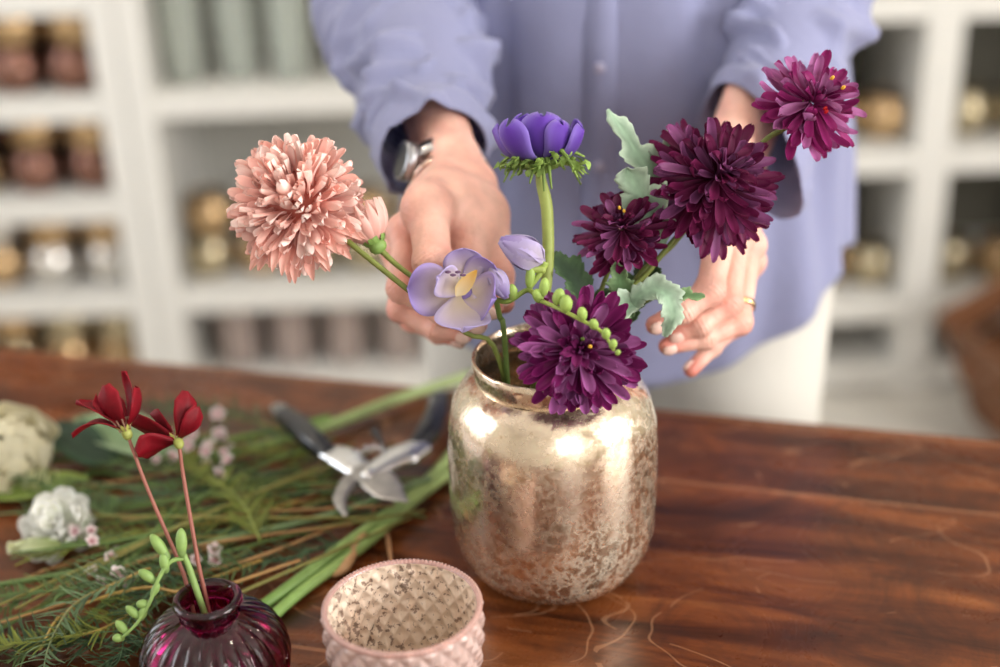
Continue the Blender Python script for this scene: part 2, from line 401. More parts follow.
M['crate'] = mat('brown_crate_wood', S(120, 78, 50), .6, var=.3, vscale=12)

# ------------------------------------------------------------------ the room
def slab(name, lo, hi, m, kind='structure', bevel=0):
    o = MB().box(lo, hi).build(name, m, org=((lo[0]+hi[0])/2, (lo[1]+hi[1])/2, lo[2]), smooth=False)
    o['kind'] = kind; return o
RX0, RX1, RY0, RY1, RH = -2.3, 2.2, -2.3, 2.25, 2.7
slab('floor', (RX0-.15, RY0-.15, -.1), (RX1+.15, RY1+.15, 0), M['floor'])
slab('ceiling', (RX0-.15, RY0-.15, RH), (RX1+.15, RY1+.15, RH+.1), M['ceiling'])
slab('wall_back', (RX0-.15, RY1, 0), (RX1+.15, RY1+.15, RH), M['wall'])
def wall_with_hole(name, axis, c0, c1, a0, a1, h0, h1, w0, w1):
    """axis 'x': wall plane normal to x between c0..c1 thick; hole from h0..h1 along, w0..w1 high"""
    b = MB()
    def bx(u0, u1, z0, z1):
        if axis == 'x': b.box((c0, u0, z0), (c1, u1, z1))
        else: b.box((u0, c0, z0), (u1, c1, z1))
    bx(a0, h0, 0, RH); bx(h1, a1, 0, RH); bx(h0, h1, 0, w0); bx(h0, h1, w1, RH)
    o = b.build(name, M['wall'], smooth=False); o['kind'] = 'structure'
def window(name, axis, c, h0, h1, w0, w1):
    b = MB(); t = .045
    def bx(u0, u1, z0, z1, d=.03):
        if axis == 'x': b.box((c-d, u0, z0), (c+d, u1, z1))
        else: b.box((u0, c-d, z0), (u1, c+d, z1))
    bx(h0, h0+t, w0, w1); bx(h1-t, h1, w0, w1); bx(h0+t, h1-t, w0, w0+t); bx(h0+t, h1-t, w1-t, w1)
    mid = (h0+h1)/2; bx(mid-.02, mid+.02, w0+t, w1-t, .02)
    o = b.build(name, M['white'], smooth=False); o['kind'] = 'structure'
wall_with_hole('wall_right', 'x', RX1, RX1+.15, RY0, RY1, -1.6, -.2, .95, 2.3); window('window_1', 'x', RX1+.03, -1.6, -.2, .95, 2.3)
wall_with_hole('wall_left', 'x', RX0-.15, RX0, RY0, RY1, -.4, 1., .95, 2.3); window('window_2', 'x', RX0-.03, -.4, 1., .95, 2.3)
wall_with_hole('wall_front', 'y', RY0-.15, RY0, RX0-.15, RX1+.15, .2, 1.3, 1.05, 2.4); window('window_3', 'y', RY0-.03, .2, 1.3, 1.05, 2.4)

# ------------------------------------------------------------------ shelving
SY = 1.70
def shelving(name, label, x0, x1, posts, shelves, pw=.05, dep=.40, th=.05, top=1.9, backm=None):
    t = thing(name, label, 'shelving', ((x0+x1)/2, SY+dep/2, 0))
    for px in posts:
        MB().box((px-pw/2, SY, 0), (px+pw/2, SY+dep, top)).build('side_panel', M['white'], t, smooth=False, mods=[('bevel', .003)])
    for z in shelves:
        MB().box((x0+pw*.5, SY+.004, z-th), (x1-pw*.5, SY+dep-.02, z)).build('shelf', M['white'], t, smooth=False, mods=[('bevel', .003)])
    MB().box((x0, SY+dep-.02, 0), (x1, SY+dep, top)).build('back_panel', backm or M['panel'], t, smooth=False)
    return t
M['dark_panel'] = mat('brown_back_panel', S(92, 70, 58), .6)
M['grey_panel'] = mat('grey_green_back_panel', S(98, 94, 82), .5)
ZL = [.075, .29, .495, .70, .905, 1.12]
shelving('shelving_unit', 'white shelving unit with brown backing at the far left, full of dark glass votives', -1.32, -.740, [-1.295, -.765], ZL, backm=M['dark_panel'])
shelving('shelving_unit', 'wide white shelving unit behind the person, with pale green vases on its upper shelf', -.737, .44, [-.712, .415], [.075, .29, .70, 1.12])
shelving('shelving_unit', 'white shelving unit with grey-green backing at the right edge behind the person', .45, 1.30, [.475, .83, 1.275], [.06, .215, .535, .84, 1.15], pw=.07, backm=M['grey_panel'])

M['amber'] = mercury_glass('amber_votive_glass', (.66, .45, .24), (.16, .08, .035), (.03, .015, .01), .6, metal=.9, r0=.10, bump=.03, coat=.15, spk=.3)
M['plumv'] = mercury_glass('plum_votive_glass', (.30, .15, .11), (.06, .02, .02), (.02, .01, .01), .6, metal=.9, r0=.10, bump=.03, coat=.15, spk=.3)
M['smoky'] = mercury_glass('smoky_votive_glass', (.58, .49, .32), (.20, .16, .10), (.06, .05, .04), .6, metal=.9, r0=.10, bump=.03, coat=.15, spk=.3)
M['silver'] = mercury_glass('silver_votive_glass', (.82, .80, .76), (.55, .45, .38), (.25, .18, .14), .6, metal=.9, r0=.10, bump=.03, coat=.15, spk=.3)
M['green_glass'] = mat('pale_green_glass', S(226, 232, 224), .25, trans=.6, ior=1.2)
M['rose_glass'] = mat('pale_rose_glass', S(232, 214, 206), .12, trans=.6, ior=1.3)
M['wax'] = mat('dark_wax', S(70, 48, 40), .5)
def votive_mesh(m, R=.052, H=.085):
    t = thing('glass_votive', 'x', 'candle holder', (0, 0, 0))
    mb = MB()
    pr = [(.001, .001), (R*.62, .0), (R*.8, H*.08), (R*.97, H*.3), (R, H*.5), (R*.95, H*.72), (R*.8, H*.88), (R*.74, H*.95), (R*.76, H), (R*.70, H), (R*.69, H*.94), (R*.85, H*.7), (R*.9, H*.45), (R*.7, H*.12), (.001, H*.08)]
    lathe(mb, (0, 0, 0), pr, 28); mb.build('cup', m, t)
    c = MB(); lathe(c, (0, 0, 0), [(.001, H*.1), (R*.55, H*.1), (R*.55, H*.5), (.001, H*.52)], 16); c.build('candle', M['wax'], t)
    return t
def tall_mesh(m, R, H, name, cat):
    t = thing(name, 'x', cat, (0, 0, 0)); mb = MB()
    lathe(mb, (0, 0, 0), [(.001, 0), (R*.8, 0), (R*.86, H*.03), (R*.9, H*.3), (R, H*.96), (R*1.03, H), (R*.96, H), (R*.85, H*.3), (R*.75, H*.06), (.001, H*.05)], 28)
    mb.build('vessel', m, t)
    b = MB(); lathe(b, (0, 0, 0), [(R*1.0, H*.985), (R*1.05, H*.985), (R*1.06, H), (R*1.03, H*1.01), (R*.97, H*1.005)], 28, closed=True); b.build('rim', m, t)
    return t
PROTO = {}
def place(key, make, loc, label, group, first={}):
    if key not in PROTO:
        r = make(); PROTO[key] = r
    else:
        s = PROTO[key]; r = s.copy(); sc.collection.objects.link(r)
        for ch in s.children:
            c = ch.copy(); sc.collection.objects.link(c); c.parent = r
    r.location = loc; r['label'] = label; r['group'] = group; WL[r.name] = np.array(loc)
    return r
rnd = random.Random(4)
ordw = ['first', 'second', 'third', 'fourth', 'fifth', 'sixth', 'seventh', 'eighth']
# left unit : four rows, votives stacked two high
rows = [(.70, 'top', ['plumv', 'amber'], 'upper'), (.495, 'second', ['plumv', 'amber'], 'second'), (.29, 'third', ['silver', 'amber'], 'third'), (.075, 'lowest', ['amber', 'smoky'], 'lowest')]
for z, rn, kinds, _ in rows:
    for tier, tn in ((0, 'lower'), (1, 'upper')):
        for j in range(4):
            if rn == 'lowest' and tier == 1 and j > 2: continue
            k = kinds[(j*2+tier+(j//2)) % 2]
            nm = {'plumv': 'plum brown', 'amber': 'amber gold', 'silver': 'silvery', 'smoky': 'smoky bronze'}[k]
            # arranged so the last column stands next to the post
            x = -.848-.113*j+rnd.uniform(-.004, .004)+.008*tier
            place(k, lambda k=k: votive_mesh(M[k]), (x, SY+.085+rnd.uniform(-.01, .01), z+tier*.0855),
                  '%s votive, %s tier, %s from the post, %s visible shelf, far left' % (nm, tn, ordw[j], rn), 'glass votives on the far left shelves')
# middle unit shelf z=.29 : smoky votives two high
for tier, tn in ((0, 'lower'), (1, 'upper')):
    for j in range(5):
        k = ['smoky', 'amber', 'smoky'][(j+tier) % 3]
        x = -.640+.109*j+.01*tier
        nm = {'amber': 'amber gold', 'smoky': 'smoky bronze'}[k]
        place(k, lambda k=k: votive_mesh(M[k]), (x, SY+.10+.012*((j+tier) % 2), .29+tier*.0855),
              '%s votive, %s tier, %s from the post, behind the pink chrysanthemum' % (nm, tn, ordw[j]), 'glass votives behind the pink chrysanthemum')
for j in range(6):
    place('gv', lambda: tall_mesh(M['green_glass'], .042, .27, 'glass_vase', 'vase'), (-.64+.105*j, SY+.10+.02*(j % 2), .70),
          'tall pale green glass vase, %s from the left on the shelf above the pink chrysanthemum' % ordw[j], 'pale green vases on the upper shelf')
for j in range(5):
    place('rv', lambda: tall_mesh(M['rose_glass'], .045, .15, 'glass_tumbler', 'glass'), (-.60+.115*j, SY+.11, .075),
          'pale rose glass tumbler on the low shelf, %s from the left above the table edge' % ordw[j], 'rose tumblers on the low shelf')
# right unit
rk = [(.84, .17, 'dark'), (.535, .15, 'mid'), (.215, .13, 'low'), (.06, .1, 'floor')]
n_ = 0
for z, hh, nm in rk[:3]:
    for j, x in enumerate((.56, .66, .755, .925, 1.03, 1.135)):
        key = 'smoky' if (j+n_) % 3 else 'amber'
        side = 'left' if j < 3 else 'right'; pos = ['far', 'middle', 'near'][j % 3] if j < 3 else ['near', 'middle', 'far'][j % 3]
        sh = {'dark': 'highest visible', 'mid': 'middle', 'low': 'low'}[nm]
        place(key, lambda k=key: votive_mesh(M[k]), (x, SY+.11+.015*(j % 2), z), '%s votive, %s one %s of the post, %s shelf, right edge' % ({'smoky': 'smoky bronze', 'amber': 'amber gold'}[key], pos, side, sh), 'votives on the right shelves')
    n_ += 1
# tilted wooden crate at the right edge
def crate():
    c = onY(1003, 372, 1.42); c = np.array([c[0]+.15, 1.48, 0.0])
    t = thing('wooden_crate', 'brown slatted wooden crate leaning on the floor at the right edge of the shelves', 'crate', (c[0], c[1], 0))
    def part(nm, lo, hi):
        o = MB().box(lo, hi).build(nm, M['crate'], t, org=c, smooth=False); o.data.transform(Matrix.Translation(-Vector((0, 0, 0)))); return o
    W, D, H = .36, .24, .3
    for k in range(3):
        for yy in (c[1]-D/2, c[1]+D/2-.012):
            part('slat', (c[0]-W/2, yy, .015+k*.1), (c[0]+W/2, yy+.012, .085+k*.1))
        for xx in (c[0]-W/2-.012, c[0]+W/2):
            part('slat', (xx, c[1]-D/2, .015+k*.1), (xx+.012, c[1]+D/2, .085+k*.1))
    part('base', (c[0]-W/2, c[1]-D/2+.012, .0), (c[0]+W/2, c[1]+D/2-.012, .012))
    for sx in (-1, 1):
        for sy in (-1, 1):
            part('corner_post', (c[0]+sx*(W/2-.012)-.01, c[1]+sy*(D/2-.024)-.01, 0.012), (c[0]+sx*(W/2-.012)+.01, c[1]+sy*(D/2-.024)+.01, H))
    t.rotation_euler = (0, radians(-24), radians(14)); t.location = (c[0]+.06, c[1], .155*.5)
    return t
crate()
# upright support the crate leans against: pale floor tray
# ------------------------------------------------------------------ table
TY = radians(-15.5)
tx, ty = cos(TY), sin(TY)
E0 = onz(500, 392)
def table():
    t = thing('wooden_table', 'long polished red-brown wooden table with scratched top', 'table', (E0[0], E0[1], 0))
    t.rotation_euler = (0, 0, TY)
    def part(nm, lo, hi, bev=.004):
        b = MB().box(lo, hi); o = b.build(nm, M['wood'], None, smooth=False, mods=[('bevel', bev)]); o.parent = t; return o
    part('tabletop', (-1.35, -1.0, TZ-.04), (1.25, 0, TZ), .006)
    part('apron', (-1.25, -.09, TZ-.13), (1.15, -.065, TZ-.04)); part('apron', (-1.25, -.935, TZ-.13), (1.15, -.91, TZ-.04))
    for x in (-1.27, 1.1):
        for y in (-.96, -.11): part('leg', (x, y, 0), (x+.07, y+.07, TZ-.04))
table()

# ------------------------------------------------------------------ vessels on the table
VC = A(.001, .011, TZ)
def big_vase():
    t = thing('glass_vase', 'large silvery gold mercury glass vase with crackled finish holding the bouquet', 'vase', VC)
    pr = [(.001, .004), (.03, .003), (.044, .0), (.054, .003), (.065, .012), (.0735, .026), (.0785, .045), (.0800, .07), (.0800, .115), (.0785, .137), (.075, .152), (.069, .163), (.0615, .1695), (.0570, .172)]
    neck = [(.0575, .1735), (.0585, .178), (.0590, .184), (.0588, .189), (.0575, .1905), (.0562, .1895), (.0560, .184), (.0556, .178), (.0550, .172)]
    inner = [(.0560, .1685), (.067, .160), (.0755, .137), (.077, .115), (.077, .07), (.0755, .046), (.07, .03), (.06, .016), (.045, .008), (.001, .0075)]
    def wob(a, i, r, z): return (r+.0004*sin(5*a+z*70)+.0003*sin(11*a-z*120), z)
    mb = MB(); lathe(mb, VC, pr, 128, rf=wob); lathe(mb, VC, inner, 96)
    P_ = [(pr[-1][0], pr[-1][1]), (.0567, .1725)]
    mb.build('body', M['vase'], t)
    nb = MB(); lathe(nb, VC, [pr[-1]]+neck+[inner[0]], 128); nb.build('neck', M['vase'], t)
    return t
big_vase()

GC = onz(402, 605, .09); GC[2] = TZ
def pink_glass():
    t = thing('tealight_glass', 'pink pressed glass with diamond pattern, speckled beige inside, in the front centre', 'glass', GC)
    R0, H = .0525, .09
    mb = MB(); pr = [(.001, .002), (.038, 0), (.043, .002)]
    nz = 80; pr += [(.0465+(R0-.0465)*min(1, i/nz*1.3), .004+(H-.006)*i/nz) for i in range(nz+1)]
    def rel(a, i, r, z):
        if z < .006 or z > H-.004: return (r, z)
        u = a*24/pi/2; v = z/.0170
        p = abs(((u+v) % 1)-.5)*2; q = abs(((u-v) % 1)-.5)*2
        f = min(min(p, 1.0), min(q, 1.0)); d = max(abs(p), abs(q))
        return (r+.0030*(1-d)**.8-.0008, z)
    lathe(mb, GC, pr, 336, rf=rel); mb.build('outer_wall', M['pink'], t)
    ib = MB()
    ri = R0-.0032
    ipr = [(ri, H-.001-(H-.014)*i/70) for i in range(71)]; ipr = [(r-(.012*(i/70)**2.2), z) for i, (r, z) in enumerate(ipr)]+[(.031, .0105), (.02, .009), (.001, .0085)]
    def reli(a, i, r, z):
        if z < .012 or z > H-.003: return (r, z)
        u = a*24/pi/2; v = z/.0170
        p = abs(((u+v) % 1)-.5)*2; q = abs(((u-v) % 1)-.5)*2; d = max(p, q)
        return (r+.0030*(1-d)**.8-.001, z)
    lathe(ib, GC, ipr, 336, rf=reli); ib.build('lining', M['liner'], t)
    rb = MB()
    N_ = 112
    def bead(a, i, r, z):
        k = .5+.5*cos(a*N_); return (r+(.0006*k if r > R0-.001 else 0), z+(.0007*k if z > H-.001 else 0))
    lathe(rb, GC, [(R0+.0001, H-.0025), (R0+.0006, H-.001), (R0+.0002, H+.0003), (R0-.0012, H+.0006), (R0-.0028, H+.0002), (ri-.0001, H-.001)], 448, rf=bead)
    rb.build('rim', M['pinkrim'], t)
pink_glass()

BC = onz(206, 589, .093); BC[2] = TZ
def plum_bottle():
    t = thing('bud_vase', 'small round ribbed plum purple glass bud vase holding two red flowers', 'vase', BC)
    R, H = .0495, .0760
    mb = MB(); pr = [(.001, .003), (.02, .001), (.026, .0)]
    for i in range(1, 27):
        f = -1.02+i/26*(1.02+1.12); pr.append((R*cos(f)**.9 if cos(f) > 0 else .02, .037+(.037*sin(f)/sin(1.12)*.93 if f > 0 else .0375*sin(f)/sin(1.02)*1.0)))
    pr = [p for p in pr if p[0] > .019 or p[1] < .003]
    def ribs(a, i, r, z):
        k = max(0, min(1, (r-.024)/.012)) if z > .004 else 0
        return (r*(1-.0*k)+.0026*k*abs(cos(a*13+z*12))**.8, z)
    top = pr[-1]
    lathe(mb, BC, pr+[(.0205, top[1]+.0015)], 416, rf=ribs)
    ipr = [(.0185, top[1]+.001)]+[(max(.0175, r-.0028), z-.0005) for r, z in pr[::-1] if z > .006]+[(.02, .005), (.001, .0045)]
    lathe(mb, BC, ipr, 96)
    mb.build('body', M['plum'], t)
    nb = MB(); z0 = top[1]+.0005
    lathe(nb, BC, [(.0205, z0), (.0195, z0+.004), (.0198, z0+.007), (.0222, z0+.0085), (.0238, z0+.0115), (.0228, z0+.0145), (.0200, z0+.0155), (.0178, z0+.014), (.0168, z0+.010), (.0165, z0+.004), (.0178, z0)], 96, closed=True)
    nb.build('lip', M['plumrim'], t)
    return z0+.015
BTOP = plum_bottle()

# ------------------------------------------------------------------ petals, leaves and stems
def petal(mb, base, tip, W, up, curl=0., cup=0., shape=None, c0=(1, 1, 1), c1=(1, 1, 1), ce=None, nu=8, nv=5, wave=0., ph=0., thick=0.):
    """petal from base to tip, half width W, up = side the cup opens to"""
    base = np.asarray(base, float); tip = np.asarray(tip, float); d = tip-base; Lg = np.linalg.norm(d); d = d/Lg
    up = nrm(np.asarray(up, float)-d*np.dot(up, d)); s = np.cross(d, up)
    shape = shape or (lambda t: (sin(pi*min(1, t**.75*.98))**.7)*.96+.04*(1-t)+.06*(t < .1))
    V = []; C = []
    for i in range(nu):
        t = 1-(1-i/(nu-1))**1.45; wd = W*shape(t)
        for j in range(nv):
            v = -1+2*j/(nv-1)
            p = base+d*Lg*t+up*(curl*Lg*(sin(pi*t)*.5) )+s*wd*v+up*cup*W*(v*v)*(.35+.65*t)
            if wave: p = p+up*wave*W*sin(5*v+7*t+ph)
            V.append(p)
            c = np.array(c0)*(1-t)+np.array(c1)*t
            if ce is not None: c = c*(1-abs(v)**3*.7)+np.array(ce)*abs(v)**3*.7
            C.append(c)
    F = [(i*nv+j, i*nv+j+1, (i+1)*nv+j+1, (i+1)*nv+j) for i in range(nu-1) for j in range(nv-1)]
    mb.add(V, F, C)
def basis_from(n):
    n = nrm(n); x, y = frame_at(n); return x, y, n
def mum(mb, c, axis, R, N, seed, cols, phimax=1.9, droop=.25, wid=.11, l0=.35, pom=0., jit=.17, cupf=.75, open_=0.):
    wid = wid*(.86 if not pom else 1)
    rg = random.Random(seed); x, y, n = basis_from(axis); ga = 2.399963
    for i in range(N):
        q = (i+.5)/N
        phi = phimax*sqrt(q)+rg.uniform(-.08, .08) if not pom else math.acos(1-q*(1-cos(phimax)))+rg.uniform(-.06, .06)
        th = i*ga+rg.uniform(-.15, .15)
        rad = x*cos(th)+y*sin(th)
        d = n*cos(phi)+rad*sin(phi)
        Lg = R*((l0+(1-l0)*min(1, (phi/1.15))**.9) if not pom else rg.uniform(.90, 1.05))*(1+rg.uniform(-jit, jit))
        up = nrm(n*sin(phi)-rad*cos(phi)+1e-3*rad)   # toward the flower axis
        base = c+d*R*(.10 if not pom else .45)-n*R*.02
        sw = (x*(-sin(th))+y*cos(th))*rg.uniform(-.2, .2)*Lg+up*rg.uniform(-.09, .09)*Lg
        tip = c+d*Lg+sw-n*R*droop*max(0, sin(phi))**2*rg.uniform(.3, 1.1)*(phi > .8)+up*R*pom*rg.uniform(-.02, .14)
        W = R*wid*rg.uniform(.8, 1.15)*(.55+.45*min(1, phi/.9) if not pom else 1)
        k = rg.random(); j = rg.uniform(.8, 1.2)
        c0, c1, ce = cols(phi/phimax, k)
        petal(mb, base, tip, W, up, curl=(rg.uniform(-.5, .12) if phi > .8 else rg.uniform(.0, .35)) if not pom else rg.uniform(-.2, .25), cup=cupf*rg.uniform(.6, 1.3)*(-1 if (pom and rg.random() < .3) else 1), c0=np.array(c0)*j, c1=np.array(c1)*j, ce=np.array(ce)*j, nu=10, nv=5,
              shape=lambda t: (.34+.66*sin(pi*min(1, t*.60))**1.2)*(1 if t < .8 else sqrt(max(0.03, 1-((t-.8)/.203)**2))))
def sepal_cup(mb, c, axis, r, n=9, C=S(96, 128, 60), seed=1):
    rg = random.Random(seed); x, y, a = basis_from(axis)
    ellipsoid(mb, c-a*r*.35, (r*.72, r*.72, r*.62), a, C)
    for i in range(n):
        th = 2*pi*i/n+rg.uniform(-.15, .15); rad = x*cos(th)+y*sin(th)
        petal(mb, c-a*r*.3+rad*r*.45, c+rad*r*1.0+a*r*rg.uniform(.5, .9), r*.24, a-rad, curl=-.3, c0=C, c1=np.array(C)*1.2, nu=5, nv=3)
def flower(name, label, cat, org): return thing(name, label, cat, org)

def PXL(pts): return [U(*p) for p in pts]
ST = np.array(S(122, 132, 62)); STL = np.array(S(150, 170, 84)); STB = np.array(S(96, 92, 50))

# purple chrysanthemums -------------------------------------------------
def purple(p, k):
    inner = np.array(S(84, 10, 52)); outer = np.array(S(124, 32, 98)) if k < .55 else np.array(S(158, 90, 148))
    tip = outer*(.45+.75*p)+.15*inner
    return inner*.75, tip, tip*1.35+.01
def dark_purple(p, k):
    inner = np.array(S(70, 10, 40)); outer = np.array(S(114, 28, 76)) if k < .6 else np.array(S(152, 84, 136))
    tip = outer*(.5+.6*p)
    return inner*.8, tip, tip*1.3+.008
def purple_light(p, k):
    inner = np.array(S(110, 10, 72)); outer = np.array(S(142, 36, 102)) if k < .5 else np.array(S(178, 106, 160))
    tip = outer*(.5+.6*p)
    return inner, tip, tip*1.35+.01
VB = VC+A(0, 0, .03)   # stems end low inside the vase
def mum_flower(label, c, axis, R, N, seed, cols, stem, stemr=.0021, eyes=(), leaves=(), phimax=1.85, **kw):
    c = np.array(c)
    t = flower('chrysanthemum', label, 'flower', stem[-1])
    b = MB(); mum(b, c, axis, R, N, seed, cols, phimax=phimax, **kw); b.build('bloom', M['petal_mum'], t)
    n = nrm(axis)
    s = MB(); tube(s, [c-n*R*.05]+list(stem), [stemr*1.3, stemr, stemr, stemr], 10, C=ST*.75, C2=ST); s.build('stem', M['stem'], t)
    g = MB(); sepal_cup(g, c-n*R*.12, n, R*.22, seed=seed); g.build('calyx', M['stem'], t)
    if eyes:
        rg = random.Random(seed); x, y, _ = basis_from(n); e = MB()
        for (u, v, col) in eyes:
            ellipsoid(e, c+n*R*.55+CR*u*R-0*y+CU*v*R, (R*.035, R*.035, R*.06), n+CR*u*.4, col, 8, 6)
        e.build('stamens', M['stem'], t)
    for lf in leaves: leaf(t, *lf)
    return t
SIL = (np.array(S(150, 178, 150)), np.array(S(196, 214, 192)))
DRK = (np.array(S(52, 74, 50)), np.array(S(88, 116, 76)))
MID = (np.array(S(108, 142, 96)), np.array(S(150, 178, 128)))
def leaf(t, P, W, up, cols=SIL, lobes=4, depth=.45, nu=44, cup=.25, wav=.1, seed=0, name='leaf'):
    nu = int(nu*2.2)
    """lobed, toothed leaf along the spline P (world points)"""
    rg = random.Random(seed+len(P)); Q = spline(P, nu); T_ = np.gradient(Q, axis=0); up = np.asarray(up, float)
    V = []; C = []; nv = 9
    for i in range(nu):
        t_ = i/(nu-1); d = nrm(T_[i]); u = nrm(up-d*np.dot(up, d)); s = np.cross(d, u)
        env = sin(pi*min(1, (t_*.96+.02))**.85)**.75 if t_ < .99 else .02
        for j in range(nv):
            v = -1+2*j/(nv-1); sg = 1 if v >= 0 else -1
            q_ = (lobes*(t_+.04*sg)) % 1; lob = 1-depth*(1-(q_/.6 if q_ < .6 else (1-q_)/.4))
            q_ = (lobes*3.5*t_+.3*sg) % 1; tooth = 1-.16*(1-(q_/.7 if q_ < .7 else (1-q_)/.3))*(lobes > 1)
            wd = W*env*lob*tooth*abs(v)
            p = Q[i]+s*sg*wd+d*abs(v)*wd*.6+u*(cup*wd*abs(v)+wav*W*sin(9*t_+3*v+seed)*abs(v))
            V.append(p)
            vein = 1+.18*(abs(v) < .14)+.07*cos(2*pi*lobes*2*(t_-.3*abs(v)))
            c = (cols[0]*(1-abs(v)**2)+cols[1]*abs(v)**2)*vein; C.append(c)
    F = [(i*nv+j, i*nv+j+1, (i+1)*nv+j+1, (i+1)*nv+j) for i in range(nu-1) for j in range(nv-1)]
    b = MB().add(V, F, C); return b.build(name, M['leaf'], t, mods=[('solid', .0005)])
YEL = S(232, 178, 60)
mouth = lambda px, py, z=1.015: U(px, py, z)
bk = -CF
# front low bloom
c1 = U(579, 350, .962)
mum_flower('purple chrysanthemum drooping over the front rim of the silvery vase', c1, bk*1.0+CU*.15+CR*.05, .0425, 190, 3, purple,
           [U(574, 346, 1.0), U(566, 352, 1.03), VB+A(.01, .01, 0)], eyes=[(.12, -.02, YEL), (.0, .1, S(90, 110, 40))], droop=.1, l0=.22, wid=.105)
# left mid bloom
c2 = U(622, 229, 1.005)
mum_flower('small dark purple chrysanthemum left of the pale lobed leaves, yellow specks in its centre', c2, bk*.75+CU*.55-CR*.25, .0325, 120, 5, dark_purple,
           [U(612, 262, 1.012), U(598, 300, 1.02), U(588, 345, 1.03), VB+A(.01, -.01, 0)], stemr=.0018, eyes=[(.15, .05, YEL), (.05, .12, YEL)], droop=.3, l0=.3, wid=.13)
# big bloom
c3 = U(717, 178, 1.0)
mum_flower('largest dark purple chrysanthemum, in front of the hand with the ring', c3, bk*.8+CU*.35+CR*.3, .0475, 250, 8, dark_purple,
           [U(700, 205, 1.012), U(684, 228, 1.015), U(648, 272, 1.018), U(606, 330, 1.025), VB+A(.015, .005, 0)], droop=.45, l0=.28, wid=.098,
           leaves=[([U(668, 236, 1.02), U(664, 200, 1.015), U(640, 158, 1.01), U(608, 109, 1.0)], .0185, bk+CR*.3, SIL, 4, .62),
                   ([U(664, 246, 1.02), U(655, 222, 1.008), U(640, 196, 1.0), U(626, 168, .995)], .0245, bk-CR*.3, SIL, 3, .5, 44, .3, .14, 2),
                   ([U(668, 232, 1.03), U(672, 190, 1.03), U(668, 160, 1.03), U(672, 130, 1.03)], .018, bk+CR*.5, SIL, 3, .5, 40, .3, .1, 5)])
# top right bloom
c4 = U(812, 103, 1.0)
mum_flower('purple chrysanthemum at the top right with three yellow specks and a red centre', c4, bk*.62+CU*.3+CR*.25, .0385, 100, 11, purple_light,
           [U(785, 128, 1.015), U(762, 143, 1.02), U(716, 196, 1.04), U(672, 246, 1.03), U(622, 310, 1.028), VB+A(.02, .0, 0)], stemr=.0019,
           eyes=[(-.35, .2, YEL), (.08, .16, YEL), (.28, -.02, YEL), (-.05, -.4, S(190, 30, 30)), (-.03, -.46, S(190, 30, 30))], droop=.35, l0=.3, wid=.12)
# the leaf sprig low between the blooms
def leaf_sprig():
    t = flower('leafy_sprig', 'lobed leaf sprig rising from the vase, pale leaves drooping towards the right hand', 'leaves', VB+A(.0, .02, 0))
    s = MB(); P = [U(700, 297, 1.0), U(662, 296, 1.0), U(636, 306, 1.01), U(612, 334, 1.02), VB+A(.0, .02, 0)]
    tube(s, P, [.0009, .0014, .002, .002, .002], 8, C=ST, C2=ST*.8); s.build('stem', M['stem'], t)
    leaf(t, [U(632, 312, 1.01), U(640, 296, 1.0), U(655, 290, .995), U(668, 298, .99), U(672, 318, .99), U(664, 336, .995)], .0125, bk+CU*.5, SIL, 5, .3, 44, .25, .1, 1)
    leaf(t, [U(640, 304, 1.01), U(620, 306, 1.0), U(612, 316, 1.0), U(622, 326, 1.01)], .0165, bk+CU*.2, SIL, 3, .35, 40, .3, .1, 3)
    leaf(t, [U(660, 297, 1.0), U(680, 295, .995), U(705, 297, .99)], .008, bk+CU*.8, MID, 3, .5, 36, .2, .1, 7)
    leaf(t, [U(632, 318, 1.02), U(622, 290, 1.01), U(617, 262, 1.0)], .0115, bk-CR*.2, MID, 3, .4, 36, .3, .1, 4)
    leaf(t, [U(618, 330, 1.03), U(640, 290, 1.035), U(655, 262, 1.03)], .018, bk-CR*.4, DRK, 4, .4, 40, .3, .12, 9)
    leaf(t, [U(600, 335, 1.03), U(604, 310, 1.03), U(600, 290, 1.02)], .015, bk+CR*.3, DRK, 3, .4, 36, .3, .12, 12)
    leaf(t, [U(590, 320, 1.025), U(583, 296, 1.015), U(568, 272, 1.01), U(549, 256, 1.005)], .016, bk+CR*.4+CU*.5, DRK, 4, .35, 40, .3, .1, 6)
leaf_sprig()

